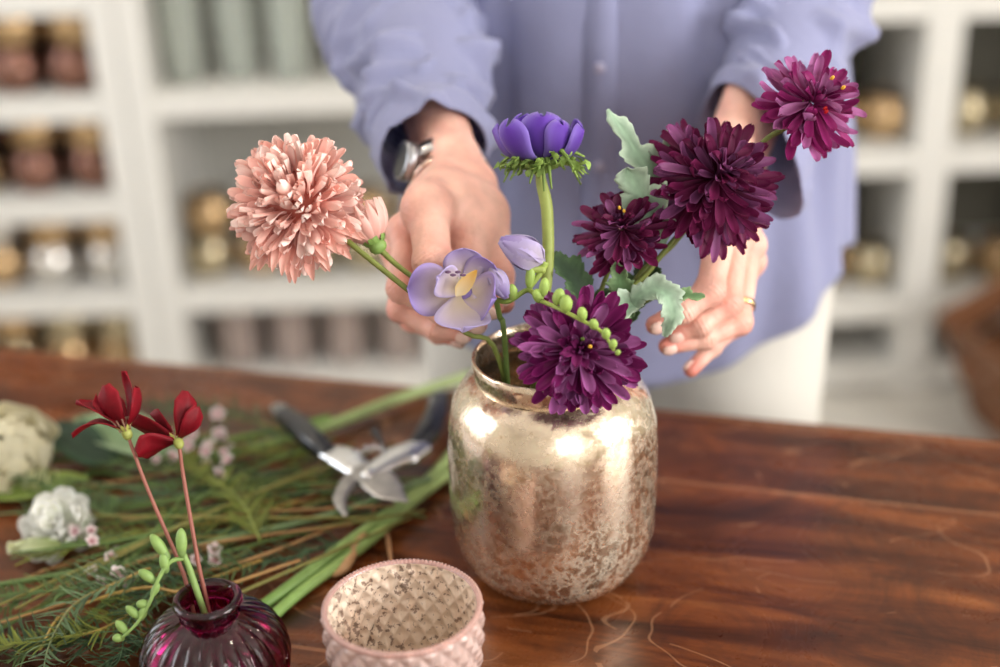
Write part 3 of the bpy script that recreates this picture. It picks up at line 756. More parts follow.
# pink chrysanthemum ------------------------------------------------------
def pinkc(p, k):
    a = np.array(S(230, 158, 146)); b_ = np.array(S(246, 202, 190)) if k < .5 else np.array(S(252, 228, 219))
    return a, b_, b_*1.1
def pink_mum():
    t = flower('chrysanthemum', 'large fluffy pale pink chrysanthemum with side bud, left of the hand with the watch', 'flower', VB+A(-.02, 0, 0))
    c = U(298, 203, .99); ax = bk*.75+CU*.35-CR*.3
    b = MB(); mum(b, c, ax, .0475, 430, 21, pinkc, phimax=2.5, pom=1., wid=.082, droop=0, jit=.08, cupf=.9)
    rg = random.Random(5)
    for i in range(26):     # ragged lower petals
        a = radians(rg.uniform(-130, -20)); r0 = .030; d = CR*cos(a)*1.0+CU*sin(a)+bk*rg.uniform(-.3, .5)
        petal(b, c+nrm(d)*r0, c+nrm(d)*rg.uniform(.048, .056)+CU*-.004, .0042, bk, curl=.5, cup=.6, c0=S(220, 140, 126), c1=S(245, 196, 182), nu=7, nv=5)
    ellipsoid(b, c, (.024, .024, .024), ax, S(200, 110, 94), 16, 12)
    b.build('bloom', M['petal'], t)
    s = MB(); stem = [c+CR*.012-CU*.012, U(336, 232, .99), U(372, 261, .99), U(425, 303, .99), U(466, 333, 1.0), U(500, 362, 1.015), VB+A(-.02, 0, 0)]
    tube(s, stem, [.0021]*3+[.0019]*3, 10, C=ST*.9, C2=ST); s.build('stem', M['stem'], t)
    b2 = MB(); bc = U(364, 226, 1.0); tipd = nrm(U(352, 200, 1.0)-U(376, 247, 1.0)); 
    x, y, a = basis_from(tipd)
    for ring, (n_, sp, ln) in enumerate([(5, .25, .9), (9, .5, 1.0), (12, .85, .95)]):
        for i in range(n_):
            th = 2*pi*i/n_+ring*.4; rad = x*cos(th)+y*sin(th); bs = U(376, 244, 1.0)+rad*.003
            petal(b2, bs, bs+a*.030*ln+rad*.030*sp*.62, .0046, a*.2-rad, curl=-.35, cup=.6, c0=S(226, 160, 146), c1=S(244, 202, 190), ce=S(250, 220, 210), nu=8, nv=5)
    bud = b2.build('bud', M['petal'], t)
    g = MB(); sepal_cup(g, U(378, 247, 1.0)+a*.004, a, .0095, 11, S(120, 150, 76), 4); tube(g, [U(378, 247, 1.0), U(398, 266, 1.0), U(440, 298, .997), U(462, 325, .998)], [.0024, .0018, .0017], 8, C=ST, C2=ST); g.build('bud_stem', M['stem'], bud)
pink_mum()

# anemone ------------------------------------------------------------------
def anemone():
    t = flower('anemone', 'violet blue anemone on a thick green stem with a frilly green collar', 'flower', VB+A(-.005, -.01, 0))
    zc = 1.0; base = U(541, 163, zc); up = nrm(CU+bk*.15); x, y = CR, nrm(np.cross(up, CR))   # y away from camera
    if np.dot(y, CF) < 0: y = -y
    specs = [(-2.35, .038, .0150, .82), (-.95, .033, .0125, .62), (-1.55, .036, .016, .42), (.25, .036, .0125, .72), (1.3, .035, .015, .4), (2.4, .036, .0145, .5), (3.0, .036, .012, .85), (-.35, .034, .0125, .8)]
    for k, (th, Lg, W, sp) in enumerate(specs):
        rad = x*cos(th)+y*sin(th)
        b = MB(); bs = base+rad*.005; tp = bs+up*Lg*sqrt(max(0, 1-sp*sp*.8))*.98+rad*Lg*sp*1.0
        petal(b, bs, tp, W, up*.4-rad, curl=-.42, cup=.55, c0=S(44, 10, 88), c1=S(104, 54, 180), ce=S(158, 132, 222), nu=14, nv=9,
              shape=lambda u: (.25+.75*sin(pi*min(1, u*.58))**1.1)*(1 if u < .75 else sqrt(max(.01, 1-((u-.75)/.255)**2))))
        b.build('petal', M['petal'], t, mods=[('solid', .0005)])
    cb = MB(); ellipsoid(cb, base+up*.008, (.006, .006, .006), up, S(30, 20, 50)); cb.build('flower_centre', M['stem'], t)
    col = MB(); rg = random.Random(3)
    cc = U(541, 172, zc)
    for k in range(30):
        th = 2*pi*k/30+rg.uniform(-.1, .1); rad = x*cos(th)+y*sin(th)
        ro = rg.uniform(.023, .034); h = rg.uniform(.004, .016)
        mid = cc+rad*ro*.62+up*h; end = cc+rad*ro+up*(h-rg.uniform(.002, .020))
        g1 = np.array(S(122, 146, 72))*rg.uniform(.7, 1.4)
        tube(col, [cc+rad*.003, cc+rad*ro*.35+up*h*.7, mid, end], [.0018, .0022, .0018, .0006], 6, C=g1*.9, C2=g1*1.25)
        for q in range(7):    # lobes of the frill
            s_ = np.cross(rad, up); p0 = cc+rad*ro*(.4+.10*q)+up*h*(.95-.06*q)
            e = p0+s_*rg.uniform(-.007, .007)+rad*rg.uniform(.0, .006)+up*rg.uniform(-.008, .005)
            petal(col, p0, e, rg.uniform(.0014, .0034), up, curl=rg.uniform(-.6, .6), cup=.3, c0=g1, c1=g1*1.35, nu=5, nv=3)
    col.build('bract_collar', M['leaf'], t)
    s = MB(); tube(s, [base, cc-up*.006, U(547, 210, 1.0), U(548, 262, 1.003), U(543, 310, 1.01), U(536, 368, 1.03), VB+A(-.005, -.01, 0)], [.0028, .0046, .0043, .0043, .0042], 14, C=np.array(S(150, 160, 84)), C2=np.array(S(146, 160, 80)))
    s.build('stem', M['stem'], t)
anemone()

# freesia --------------------------------------------------------------------
def freesia():
    t = flower('freesia', 'lilac freesia with an open yellow-throated flower and a chain of green buds', 'flower', VB+A(-.03, -.01, 0))
    LI = (S(178, 160, 216), S(160, 138, 208), S(192, 178, 226))
    z = .972
    c = U(463, 291, z); f = MB()
    def pt(px, py, dz=0): return U(px, py, z+dz)
    # (tip px,py,dz), half width, base offset
    shp = lambda u: (.26+.74*sin(pi/2*min(1, u/.58))) if u < .58 else sqrt(max(.004, 1-((u-.58)/.4205)**2))
    ope = [((407, 288, .006), .0190, LI[1], 'a'), ((464, 248, .010), .0150, LI[0], 'b'), ((494, 264, .010), .0150, LI[1], 'c'),
           ((496, 298, -.006), .0175, LI[1], 'd'), ((462, 332, -.012), .0200, LI[2], 'e'), ((437, 276, -.008), .0125, LI[2], 'f')]
    fl = None
    core = c+CF*.018
    for (tp, W, col, _) in ope:
        b = MB(); tip = pt(*tp); bs = core+nrm(tip-core)*.002
        petal(b, bs, tip, W, bk, curl=-.30, cup=.22, c0=np.array(S(232, 214, 170)), c1=np.array(col), ce=np.array(col)*1.12, nu=22, nv=11, shape=shp, wave=.04, ph=W*900)
        o = b.build('petal', M['petal'], t, mods=[('solid', .0005)])
    th = MB()
    petal(th, pt(456, 296, .004), pt(477, 270, -.004), .0052, bk, cup=.3, c0=S(240, 226, 190), c1=S(238, 180, 60), ce=S(238, 206, 130), nu=8, nv=5)
    for k in range(3):
        tube(th, [core, pt(458+3*k, 278-2*k, .0)], [.0006, .0009], 6, C=S(235, 225, 205)); 
    for k in range(4): ellipsoid(th, pt(448+5*k, 272+(k % 2)*3, -.004), (.0012, .0012, .0022), CR, S(120, 90, 120), 8, 6)
    th.build('throat', M['petal'], t)
    tb = MB(); tube(tb, [core-CF*.004, core+CF*.008+CR*.01, U(496, 300, .99)], [.0055, .0028, .0015], 10, C=LI[1], C2=S(130, 160, 80)); tb.build('flower_tube', M['petal'], t)
    # closed flower
    def closed(px0, py0, px1, py1, R, zz, seed, name='flower_bud'):
        a = U(px0, py0, zz); e = U(px1, py1, zz-.004); d = nrm(e-a); Lg = np.linalg.norm(e-a); x, y, _ = basis_from(d); b = MB()
        for i in range(6):
            th_ = 2*pi*i/6+seed; rad = x*cos(th_)+y*sin(th_); o_ = .5 if i % 2 else .8
            petal(b, a+rad*.001, a+d*Lg*(.94+.06*(i % 2))+rad*R*o_*.5, R*.8, -rad+d*.1, curl=-.62*R/Lg*2.2, cup=.55, c0=S(196, 184, 190), c1=LI[i % 3], ce=np.array(LI[2])*1.05, nu=12, nv=7)
        ellipsoid(b, a+d*Lg*.5, (R*.72, R*.72, Lg*.46), d, LI[1], 12, 10)
        return b.build(name, M['petal'], t)
    closed(545, 262, 500, 240, .0135, .985, .3)
    closed(490, 268, 507, 298, .0085, .985, .9)
    # stem and green buds
    P = [U(496, 300, .99), U(509, 301, .985), U(528, 290, .985), U(540, 300, .965), U(560, 309, .942), U(585, 322, .934), U(603, 333, .930), U(614, 351, .928)]
    s = MB(); tube(s, P, [.0021, .0019, .0017, .0015, .0012, .0010], 8, C=S(118, 142, 62), C2=S(170, 186, 90))
    tube(s, [P[0], U(500, 318, 1.0), U(505, 345, 1.008), VB+A(-.03, -.01, 0)], [.002, .002, .0022], 8, C=S(104, 126, 60), C2=S(90, 110, 50))
    tube(s, [P[2], U(541, 272, .985), U(545, 262, .985)], [.0017, .0022, .0030], 8, C=S(150, 170, 80))
    tube(s, [U(545, 270, .985), U(530, 268, .983), U(523, 262, .981)], [.003, .0035, .001], 8, C=S(150, 165, 80))
    s.build('stem', M['stem'], t)
    bd = [(513, 300, 512, 286, .0042), (529, 288, 531, 268, .0040), (540, 302, 538, 296, .0045), (543, 296, 545, 280, .0042), (556, 304, 559, 295, .0048), (566, 312, 566, 304, .0052), (583, 320, 582, 312, .0040),
          (595, 328, 594, 325, .0038), (606, 338, 606, 334, .0036), (612, 348, 613, 344, .0033), (617, 354, 618, 352, .0022)]
    for k, (x0, y0, x1, y1, r) in enumerate(bd):
        zz = [.985, .985, .966, .962, .944, .940, .934, .932, .930, .929, .928][k]; b = MB(); a = U(x0, y0, zz); e = U(x1, y1, zz-.003); d = nrm(e-a); r *= .86; Lg = max(np.linalg.norm(e-a), r*2.5)
        V0 = MB(); ellipsoid(b, a+d*Lg*.55, (r, r, Lg*.60), d, np.array(S(152, 178, 88)), 12, 10)
        petal(b, a, a+d*Lg*.8+CR*r*.6, r*.7, CR, curl=-.6, cup=.8, c0=S(120, 150, 66), c1=S(150, 175, 84), nu=6, nv=5)
        b.build('green_bud', M['stem'], t)
freesia()

# red cosmos in the bud vase ---------------------------------------------------
def cosmos(label, org_px, stem, base, up, petals, zz):
    end = BC+A(*org_px, .012)
    t = flower('cosmos', label, 'flower', end)
    b0 = U(*base)
    for (px, py, dz, W, cv) in petals:
        tip = U(px, py, base[2]+dz); b = MB(); d = nrm(tip-b0)
        u = nrm(np.asarray(up)-d*np.dot(up, d)+1e-6)
        petal(b, b0+d*.002, tip, W, u, curl=cv, cup=.35, c0=S(84, 3, 14), c1=S(126, 6, 24), ce=S(148, 14, 34), nu=12, nv=9, wave=.05,
              shape=lambda q: (.2+.8*sin(pi/2*min(1, q/.66))**1.3) if q < .66 else max(.22, 1-.78*((q-.66)/.34)**2.2)+.05*sin(26*q))
        b.build('petal', M['cosmos'], t, mods=[('solid', .0004)])
    u = nrm(up); g = MB(); ellipsoid(g, b0-u*.002, (.0036, .0036, .0048), u, S(158, 164, 84), 10, 8)
    x, y, _ = basis_from(u)
    for k in range(8):
        rad = x*cos(k*pi/4)+y*sin(k*pi/4); petal(g, b0-u*.002, b0+rad*.0065+u*.005, .0016, u-rad, c0=S(150, 160, 80), c1=S(186, 178, 96), nu=5, nv=3)
    g.build('calyx', M['stem'], t)
    c = MB()
    for k in range(12):
        rad = x*cos(k*2.4)+y*sin(k*2.4); c0 = b0+rad*.0012*sqrt(k); tube(c, [c0, c0+u*.009+rad*.002], [.0004, .0007], 5, C=S(150, 110, 90))
    c.build('stamens', M['stem'], t)
    s = MB(); tube(s, [b0-u*.003]+[U(*q) for q in stem]+[end], [.0012, .0014, .0015, .0016], 10, C=np.array(S(158, 98, 84)), C2=np.array(S(138, 80, 68))); s.build('stem', M['stem'], t)
upc = nrm(CU+bk*.2-CR*.25)
cosmos('dark red cosmos, the higher and more leftward of the two in the plum bud vase', (-.006, .0), [(148, 490, .952), (178, 560, .955), (188, 590, .957)], (126, 431, .95), nrm(CU-CR*.35+bk*.1),
       [(73, 438, -.002, 0.0090, .45), (76, 404, .002, 0.0103, .2), (99, 396, .012, 0.0108, .1), (103, 386, -.008, 0.0099, -.25), (127, 371, .004, .0088, -.2), (139, 388, -.004, .0105, -.3)], 0)
cosmos('dark red cosmos, the lower one on the right, opening sideways above the plum bud vase', (.004, .003), [(184, 480, .957), (196, 550, .955), (203, 585, .957)], (178, 441, .955), nrm(CU*.55-CR*.3-bk*.5),
       [(128, 425, .01, .0108, .1), (138, 457, -.008, .0130, .25), (150, 415, .014, .010, .0), (187, 391, .0, .0088, -.3), (198, 407, -.006, .0076, -.35)], 0)
def bud_sprig():
    t = flower('bud_sprig', 'green sprig of plump buds drooping from the plum bud vase to its left', 'flower', BC+A(.008, -.004, .012))
    s = MB(); G = np.array(S(136, 166, 92))
    tube(s, [BC+A(.008, -.004, .012), U(200, 600, .952), U(190, 570, .95), U(181, 548, .948)], [.0022, .0023, .0019], 10, C=G*.8, C2=G)
    tube(s, [U(186, 558, .949), U(170, 562, .946), U(158, 580, .944), U(150, 602, .944), U(138, 622, .944), U(122, 638, .944)], [.0016, .0015, .0012, .0009], 8, C=G, C2=G)
    s.build('stem', M['stem'], t)
    for k, (x0, y0, x1, y1, r) in enumerate([(182, 556, 181, 530, .0052), (168, 558, 152, 536, .0052), (166, 572, 163, 554, .0046), (156, 582, 140, 571, .0048), (152, 596, 158, 584, .0036), (150, 604, 137, 604, .0042), (140, 618, 127, 607, .004), (140, 620, 145, 608, .004), (128, 634, 117, 622, .0042), (124, 638, 113, 638, .004)]):
        b = MB(); zz = .947; a = U(x0, y0, zz); e = U(x1, y1, zz-.002); d = nrm(e-a); Lg = np.linalg.norm(e-a)
        r *= .76; ellipsoid(b, a+d*Lg*.55, (r, r, Lg*.52), d, G*1.0, 12, 10); ellipsoid(b, a+d*Lg*.88, (r*.55, r*.55, Lg*.2), d, G*1.15, 10, 8)
        ellipsoid(b, a+d*Lg*.2, (r*.8, r*.8, Lg*.28), d, G*.75, 10, 8)
        b.build('bud', M['stem'], t)
bud_sprig()

# ------------------------------------------------------------------ the person
SK = np.array(S(236, 188, 170)); SKR = np.array(S(212, 116, 102))
PC = A(.095, .46)     # body axis
BROT = radians(-13)
def bw(x, y, z):      # body frame (x: image right, y: away from the table) -> world
    return A(PC[0]+x*cos(BROT)-y*sin(BROT), PC[1]+x*sin(BROT)+y*cos(BROT), z)
WR = U(448, 168, 1.140); ER = A(-.118, .425, 1.120); SR = bw(-.185, .02, 1.38)
WLf = U(733, 162, 1.165); EL = A(.272, .425, 1.148); SL = bw(.185, .02, 1.38)
FR = [  # hand with the watch: MCP, PIP, DIP, tip
    ([(428, 212, 1.048), (433, 262, 1.018), (466, 291, 1.022), (493, 309, 1.030)], .0158, .0112),
    ([(406, 232, 1.068), (402, 288, 1.042), (444, 314, 1.036), (478, 325, 1.044)], .0118, .0102),
    ([(399, 252, 1.092), (401, 309, 1.072), (436, 328, 1.060), (464, 335, 1.060)], .0108, .0095),
    ([(402, 268, 1.115), (412, 320, 1.100), (438, 334, 1.090), (460, 340, 1.084)], .0095, .0082)]
TR = [(472, 186, 1.110), (492, 236, 1.082), (499, 276, 1.066), (504, 303, 1.060)]
FL = [
    ([(722, 226, 1.082), (710, 290, 1.054), (683, 311, 1.048), (655, 325, 1.050)], .0122, .0104),
    ([(735, 234, 1.095), (728, 303, 1.070), (700, 325, 1.063), (675, 334, 1.066)], .0118, .0102),
    ([(748, 246, 1.112), (739, 322, 1.083), (705, 338, 1.072), (667, 346, 1.068)], .0108, .0096),
    ([(750, 262, 1.135), (733, 326, 1.120), (712, 347, 1.110), (691, 370, 1.100)], .0095, .0083)]
TL = [(703, 176, 1.135), (684, 208, 1.105), (642, 230, 1.082), (604, 250, 1.070)]
NAILS = []
def hand(W0, E_, fingers, thumb, tag, extra):
    pts = [U(*q) for f, _, _ in fingers for q in f]+[U(*q) for q in thumb]+[W0, W0+(E_-W0)*.35]
    lo = np.min(pts, 0)-.035; hi = np.max(pts, 0)+.035
    g = SDF(lo, hi, .00125); F = g.new()
    fwd = nrm(W0-E_); mc = [U(*f[0]) for f, _, _ in fingers]
    across = nrm(mc[0]-mc[3]); across = nrm(across-fwd*np.dot(across, fwd)); dors = np.cross(fwd, across)
    if np.dot(dors, -CF+CU*.3) < 0: dors = -dors
    # forearm: oval, two bones
    for sg, r0, r1 in ((1, .0200, .027), (-1, .0190, .026)):
        g.cone(F, W0+across*sg*.0135, W0+(E_-W0)*.40+across*sg*.012, r0, r1*.86, .014)
    g.ell(F, W0-across*.019-fwd*.012+dors*.006, (.009,)*3, k=.012)
    # palm and back of the hand
    for i, (f, _, _) in enumerate(fingers):
        m = mc[i]; off = across*(.014-.0095*i)
        g.cone(F, W0+off+fwd*.012, m-nrm(m-W0)*.004, .0165-.0008*i, (.0132, .0126, .0118, .0108)[i], .012)
        if i: g.cone(F, mc[i-1]*.5+W0*.5, m*.5+W0*.5, .014, .013, .012)
    for i in range(3): g.cone(F, mc[i]-dors*.006, mc[i+1]-dors*.006, .0105, .0098, .010)
    for i in range(3): g.cone(F, mc[i]+dors*.007-fwd*.002, W0+across*(.008-.007*i)+dors*.014, .0026, .0016, .006)   # tendons
    T = [U(*q) for q in thumb]
    g.cone(F, W0+across*.012+fwd*.006, T[0], .018, .0175, .012)
    g.cone(F, T[0], T[1], .0170, .0128, .012)
    g.cone(F, W0*.45+mc[0]*.55-dors*.004, T[0]*.35+T[1]*.65, .0095, .0090, .014)                    # web
    for (e, er) in extra: g.ell(F, U(*e), (er,)*3, k=.014)
    out = F.copy(); K = []
    chains = [([U(*q) for q in f], r0, r1) for f, r0, r1 in fingers]+[(T[1:], .0122, .0108)]
    for P, r0, r1 in chains:
        Fi = g.new(); n = len(P)
        if n == 4:
            g.cone(Fi, P[0], P[1], r0, r0*.86, .003); g.cone(Fi, P[1], P[2], r0*.84, r1*.86, .003); g.cone(Fi, P[2], P[3], r1*.84, r1*.70, .003)
            g.ell(Fi, P[1], (r0*.97,)*3, k=.005); g.ell(Fi, P[2], (r1*.88,)*3, k=.004); g.ell(Fi, P[0]+dors*.0035, (r0*1.05,)*3, k=.006)
        else:
            g.cone(Fi, P[0], P[1], r0, r1*.98, .003); g.cone(Fi, P[1], P[2], r1*.97, r1*.76, .003); g.ell(Fi, P[1], (r1*1.06,)*3, k=.005)
        # knuckle creases
        for jn in range(1, n-1):
            ax = nrm(nrm(P[jn+1]-P[jn])+nrm(P[jn]-P[jn-1])); pd = nrm(P[jn]-(P[jn-1]+P[jn+1])/2)
            sl, X, Y, Z = g._sub(P[jn]-.012, P[jn]+.012)
            s_ = (X-P[jn][0])*ax[0]+(Y-P[jn][1])*ax[1]+(Z-P[jn][2])*ax[2]
            u_ = (X-P[jn][0])*pd[0]+(Y-P[jn][1])*pd[1]+(Z-P[jn][2])*pd[2]
            Fi[sl] += (0.00075*np.cos(2*pi*s_/.0031)*np.exp(-(s_/.0055)**2)*np.clip(u_/.006, 0, 1)).astype(np.float32)
        dd = nrm(P[-1]-P[-2]); nd_ = nrm((P[-2]-(P[-3]+P[-1])/2)); nd_ = nrm(nd_-dd*np.dot(nd_, dd))
        rt = r1*.74
        NAILS.append((tag, P[-1]-dd*.0015, dd, nd_, rt))
        K += [(P[1], .011), (P[-1], .012)]+([(P[0], .010)] if n == 4 else [])
        out = g.smin(out, g.smin(F, Fi, .007), .0009)
    V, Q = g.mesh(out)
    # open the forearm end only inside the sleeve
    red = np.zeros(len(V))
    for p, r in K: red = np.maximum(red, np.exp(-(np.linalg.norm(V-p, axis=1)/r)**2)*.75)
    nzv = .5+.5*np.sin(V[:, 0]*160+V[:, 2]*90)*np.sin(V[:, 1]*140-V[:, 2]*110)
    red = np.clip(red+.22*nzv, 0, 1)[:, None]
    return V, Q, SK*(1-red)+SKR*red
def person():
    root = thing('person', 'person in a loose periwinkle blue shirt and off-white trousers arranging the flowers with both hands', 'person', (PC[0], PC[1], 0))
    body = MB()
    for a in ((WR, ER, FR, TR, 'r', [((468, 208, 1.084), .021), ((474, 232, 1.072), .018), ((450, 200, 1.077), .019), ((484, 214, 1.092), .017), ((462, 246, 1.078), .0130), ((474, 262, 1.066), .0145), ((464, 272, 1.074), .0105), ((426, 204, 1.050), .0165)]), (WLf, EL, FL, TL, 'l', [((705, 205, 1.107), .018), ((726, 200, 1.112), .022)])):
        V, Q, C = hand(*a); body.add(V, Q, C)
    # rest of the body (mostly under clothing or above the frame)
    pts = [bw(0, 0, 0), bw(0, 0, 1.72), ER, EL]
    lo = np.min(pts, 0)-A(.34, .34, 0); hi = np.max(pts, 0)+A(.3, .34, .02); lo[2] = -.01
    g = SDF(lo, hi, .008); F = g.new()
    g.ell(F, bw(0, .0, .95), (.165, .12, .13), k=.05); g.ell(F, bw(0, .0, 1.12), (.14, .105, .16), k=.05); g.ell(F, bw(0, .01, 1.28), (.165, .115, .15), k=.05)
    g.cone(F, bw(-.14, .02, 1.38), bw(.14, .02, 1.38), .055, .055, .05)
    g.cone(F, bw(0, .01, 1.38), bw(0, -.01, 1.50), .056, .054, .03)
    for s, Sh, El, Wr in ((-1, SR, ER, WR), (1, SL, EL, WLf)):
        g.cone(F, Sh, El, .046, .034, .03); g.cone(F, El, El+(Wr-El)*.66, .034, .029, .02)
        g.cone(F, bw(s*.09, 0, .88), bw(s*.10, 0, .48), .085, .052, .04); g.cone(F, bw(s*.10, 0, .48), bw(s*.10, .02, .09), .052, .034, .03)
        g.cone(F, bw(s*.10, .03, .05), bw(s*.11, -.13, .035), .038, .026, .02)
    V, Q = g.mesh(F); body.add(V, Q, SK)
    # head
    hc = bw(0, -.02, 1.585); Mx = [nrm(bw(1, 0, 0)-bw(0, 0, 0)), nrm(bw(0, 1, 0)-bw(0, 0, 0)), A(0, 0, 1)]
    def hp(x, y, z): return hc+Mx[0]*x+Mx[1]*y+Mx[2]*z
    g = SDF(hc-.15, hc+.15, .0035); F = g.new()
    g.ell(F, hp(0, .015, .02), (.074, .092, .088), Mx, .02); g.ell(F, hp(0, -.025, -.045), (.056, .060, .062), Mx, .025)
    g.ell(F, hp(0, -.062, -.085), (.026, .022, .018), Mx, .02); g.cone(F, hp(0, .0, -.07), hp(0, .02, -.15), .052, .054, .02)
    g.cone(F, hp(0, -.080, .012), hp(0, -.100, -.026), .009, .012, .012); g.ell(F, hp(0, -.092, -.030), (.017, .012, .009), Mx, .008)
    for s in (-1, 1):
        g.ell(F, hp(s*.031, -.090, .010), (.017, .016, .012), Mx, .012, sub=True)
        g.ell(F, hp(s*.031, -.070, .008), (.014, .013, .011), Mx, .004)
        g.ell(F, hp(s*.042, -.062, -.022), (.022, .020, .018), Mx, .015)
        g.ell(F, hp(s*.078, .012, -.005), (.010, .020, .031), Mx, .006); g.ell(F, hp(s*.088, .004, -.002), (.006, .011, .018), Mx, .004, sub=True)
    g.ell(F, hp(0, -.082, -.056), (.024, .010, .006), Mx, .004); g.ell(F, hp(0, -.081, -.065), (.021, .011, .007), Mx, .004)
    V, Q = g.mesh(F)
    C = np.tile(SK, (len(V), 1)); lipd = np.linalg.norm((V-hp(0, -.088, -.060))*A(1, 1, 2.0), axis=1); C[lipd < .026] = S(196, 118, 106)
    body.add(V, Q, C)
    body.build('body', M['skin'], root)
    for s in (-1, 1):
        e = MB(); ellipsoid(e, hp(s*.031, -.0755, .008), (.0125,)*3, Mx[1], (1, 1, 1), 16, 12); eo = e.build('eye', M['eye'], root)
        e = MB(); ellipsoid(e, hp(s*.031, -.0865, .007), (.0055, .0055, .003), Mx[1], (1, 1, 1), 12, 8); e.build('iris', M['iris'], eo)
    # hair gathered at the back
    g = SDF(hc-.17, hc+.17, .004); F = g.new()
    g.ell(F, hp(0, .026, .030), (.083, .096, .090), Mx, .02); g.ell(F, hp(0, .125, .03), (.036, .036, .036), Mx, .02)
    for s in (-1, 1): g.ell(F, hp(s*.062, .02, -.01), (.020, .045, .05), Mx, .02)
    g.ell(F, hp(0, -.085, -.035), (.062, .055, .085), Mx, .015, sub=True)
    V, Q = g.mesh(F); MB().add(V, Q).build('hair', M['hair'], root)
    # fingernails
    for (_, p, d, n, r) in NAILS:
        b = MB(); s_ = np.cross(d, n); V = []; nn = 9
        for i in range(nn):
            t = i/(nn-1); wd = r*.74*(.80+.2*sin(pi*t))*(sqrt(max(.05, 1-((t-.8)/.22)**2)) if t > .8 else 1)
            for j in range(7):
                a = (-1+2*j/6)*.95; V.append(p+d*(t*.0115-.0052)+s_*wd*sin(a)*1.12+n*(r*(.30+.72*cos(a))-.0012*(t-.5)**2*4+.0004))
        F_ = [(i*7+j, i*7+j+1, (i+1)*7+j+1, (i+1)*7+j) for i in range(nn-1) for j in range(6)]
        b.add(V, F_); b.build('fingernail', M['nail'], root, mods=[('solid', .0006)])
    # ---- shirt
    sh = MB(); CH = np.array(S(150, 153, 188)); CHL = CH
    nt_, nz_ = 160, 70; V = []
    def hem(th):   # th = 0 at image right side, -pi/2 front
        return .80+.06*cos(2*th)+(.018 if sin(th) < 0 else -.04)*abs(sin(th))
    for i in range(nz_):
        v = i/(nz_-1)
        for k in range(nt_):
            th = 2*pi*k/nt_; z = hem(th)*(1-v)+1.435*v; zz = z
            a = np.interp(zz, [.7, .85, 1.0, 1.15, 1.3, 1.38, 1.435], [.248, .240, .220, .205, .208, .175, .085])
            b_ = np.interp(zz, [.7, .85, 1.0, 1.15, 1.3, 1.38, 1.435], [.165, .158, .150, .145, .135, .110, .075])
            fold = .006*sin(9*th+3*sin(4*zz)+.6)*(1.25-zz)+.005*sin(17*th-6*zz)+.006*sin(5*th+14*zz)
            if abs(th-1.5*pi) < .35: fold *= .4
            x = (a+fold)*np.sign(cos(th))*abs(cos(th))**.85; y = (b_+fold)*np.sign(sin(th))*abs(sin(th))**.9
            V.append(bw(x, y+.01*(1.2-zz), z))
    Fq = [(i*nt_+k, i*nt_+(k+1) % nt_, (i+1)*nt_+(k+1) % nt_, (i+1)*nt_+k) for i in range(nz_-1) for k in range(nt_)]
    sh.add(V, Fq, CH)
    def sleeve(Sh, El, Wr, r, seed, tilt, twist):
        m = 150; n = 110
        P = spline([Sh+(Sh-El)*.02, Sh*.5+El*.5, El*1.0, El*.5+Wr*.5, Wr], m)
        T_ = np.gradient(P, axis=0); x, y = frame_at(T_[0]); V = []; rg = random.Random(seed); ph = [rg.uniform(0, 6) for _ in range(8)]
        for i in range(m):
            t = i/(m-1); d = nrm(T_[i]); x = nrm(x-d*np.dot(x, d)); y = np.cross(d, x)
            rr = np.interp(t, np.linspace(0, 1, len(r)), r); ca = max(0, 1-abs(t-.55)/.3)
            for k in range(n):
                a = 2*pi*k/n
                rdg = lambda q: 1-2*abs(sin(q*.5))**.8
                wq = .8*sin(2*a+12*t+ph[5])+.5*sin(3*a-17*t+ph[6]); e5 = min(1, max(0, (t-.35)*3))
                f = .0040*sin(3*a+9*t+ph[0])+.0048*rdg(2*a-34*t+ph[1]+wq)*e5+.0045*rdg(3*a+46*t+ph[2]+1.4*wq)*e5+.0030*rdg(6*a-60*t+ph[3]+wq)+.0040*rdg(a+78*t+ph[4]+1.8*wq)*min(1, max(0, (t-.5)*3))
                f = max(f*1.5, -.0085)
                if t > .94: f *= .45
                p = P[i]+(x*cos(a)+y*sin(a))*(rr+f+(.003 if t > .93 else 0))
                p = p+d*tilt*np.dot((x*cos(a)+y*sin(a)), twist)*max(0, (t-.75)/.25)
                V.append(p)
        Fq = [(i*n+k, i*n+(k+1) % n, (i+1)*n+(k+1) % n, (i+1)*n+k) for i in range(m-1) for k in range(n)]
        sh.add(V, Fq, CHL)
    sleeve(SR, ER, U(434, 154, 1.155), [.075, .078, .080, .080, .074, .060, .046], 3, .004, nrm(-CR*.9-CU*.2))
    sleeve(SL, EL, U(753, 150, 1.18), [.075, .078, .078, .074, .066, .056, .050], 8, .045, nrm(CR*.9-CU*.2))
    so = sh.build('shirt', M['shirt'], root, mods=[('solid', .0012)])
    def front(z, off=0.): # front surface point of the shirt at height z
        a = np.interp(z, [.7, .85, 1.0, 1.15, 1.3, 1.38, 1.435], [.165, .158, .150, .145, .135, .110, .075])
        fold = .4*(.0075*sin(9*1.5*pi+3*sin(4*z)+.6)*(1.25-z)+.005*sin(17*1.5*pi-6*z)+.004*sin(5*1.5*pi+14*z))
        return bw(off, -(a+fold)+.01*(1.2-z)-.0022, z)
    pl = MB(); V = []
    for i in range(40):
        z = .74+.66*i/39
        for x_ in (-.016, -.0155, .0155, .016): V.append(front(z, x_)+(bw(0, .003, 0)-bw(0, 0, 0))*(abs(x_) > .0158))
    pl.add(V, [(i*4+j, i*4+j+1, (i+1)*4+j+1, (i+1)*4+j) for i in range(39) for j in range(3)], CH)
    pl.build('placket', M['shirt'], so)
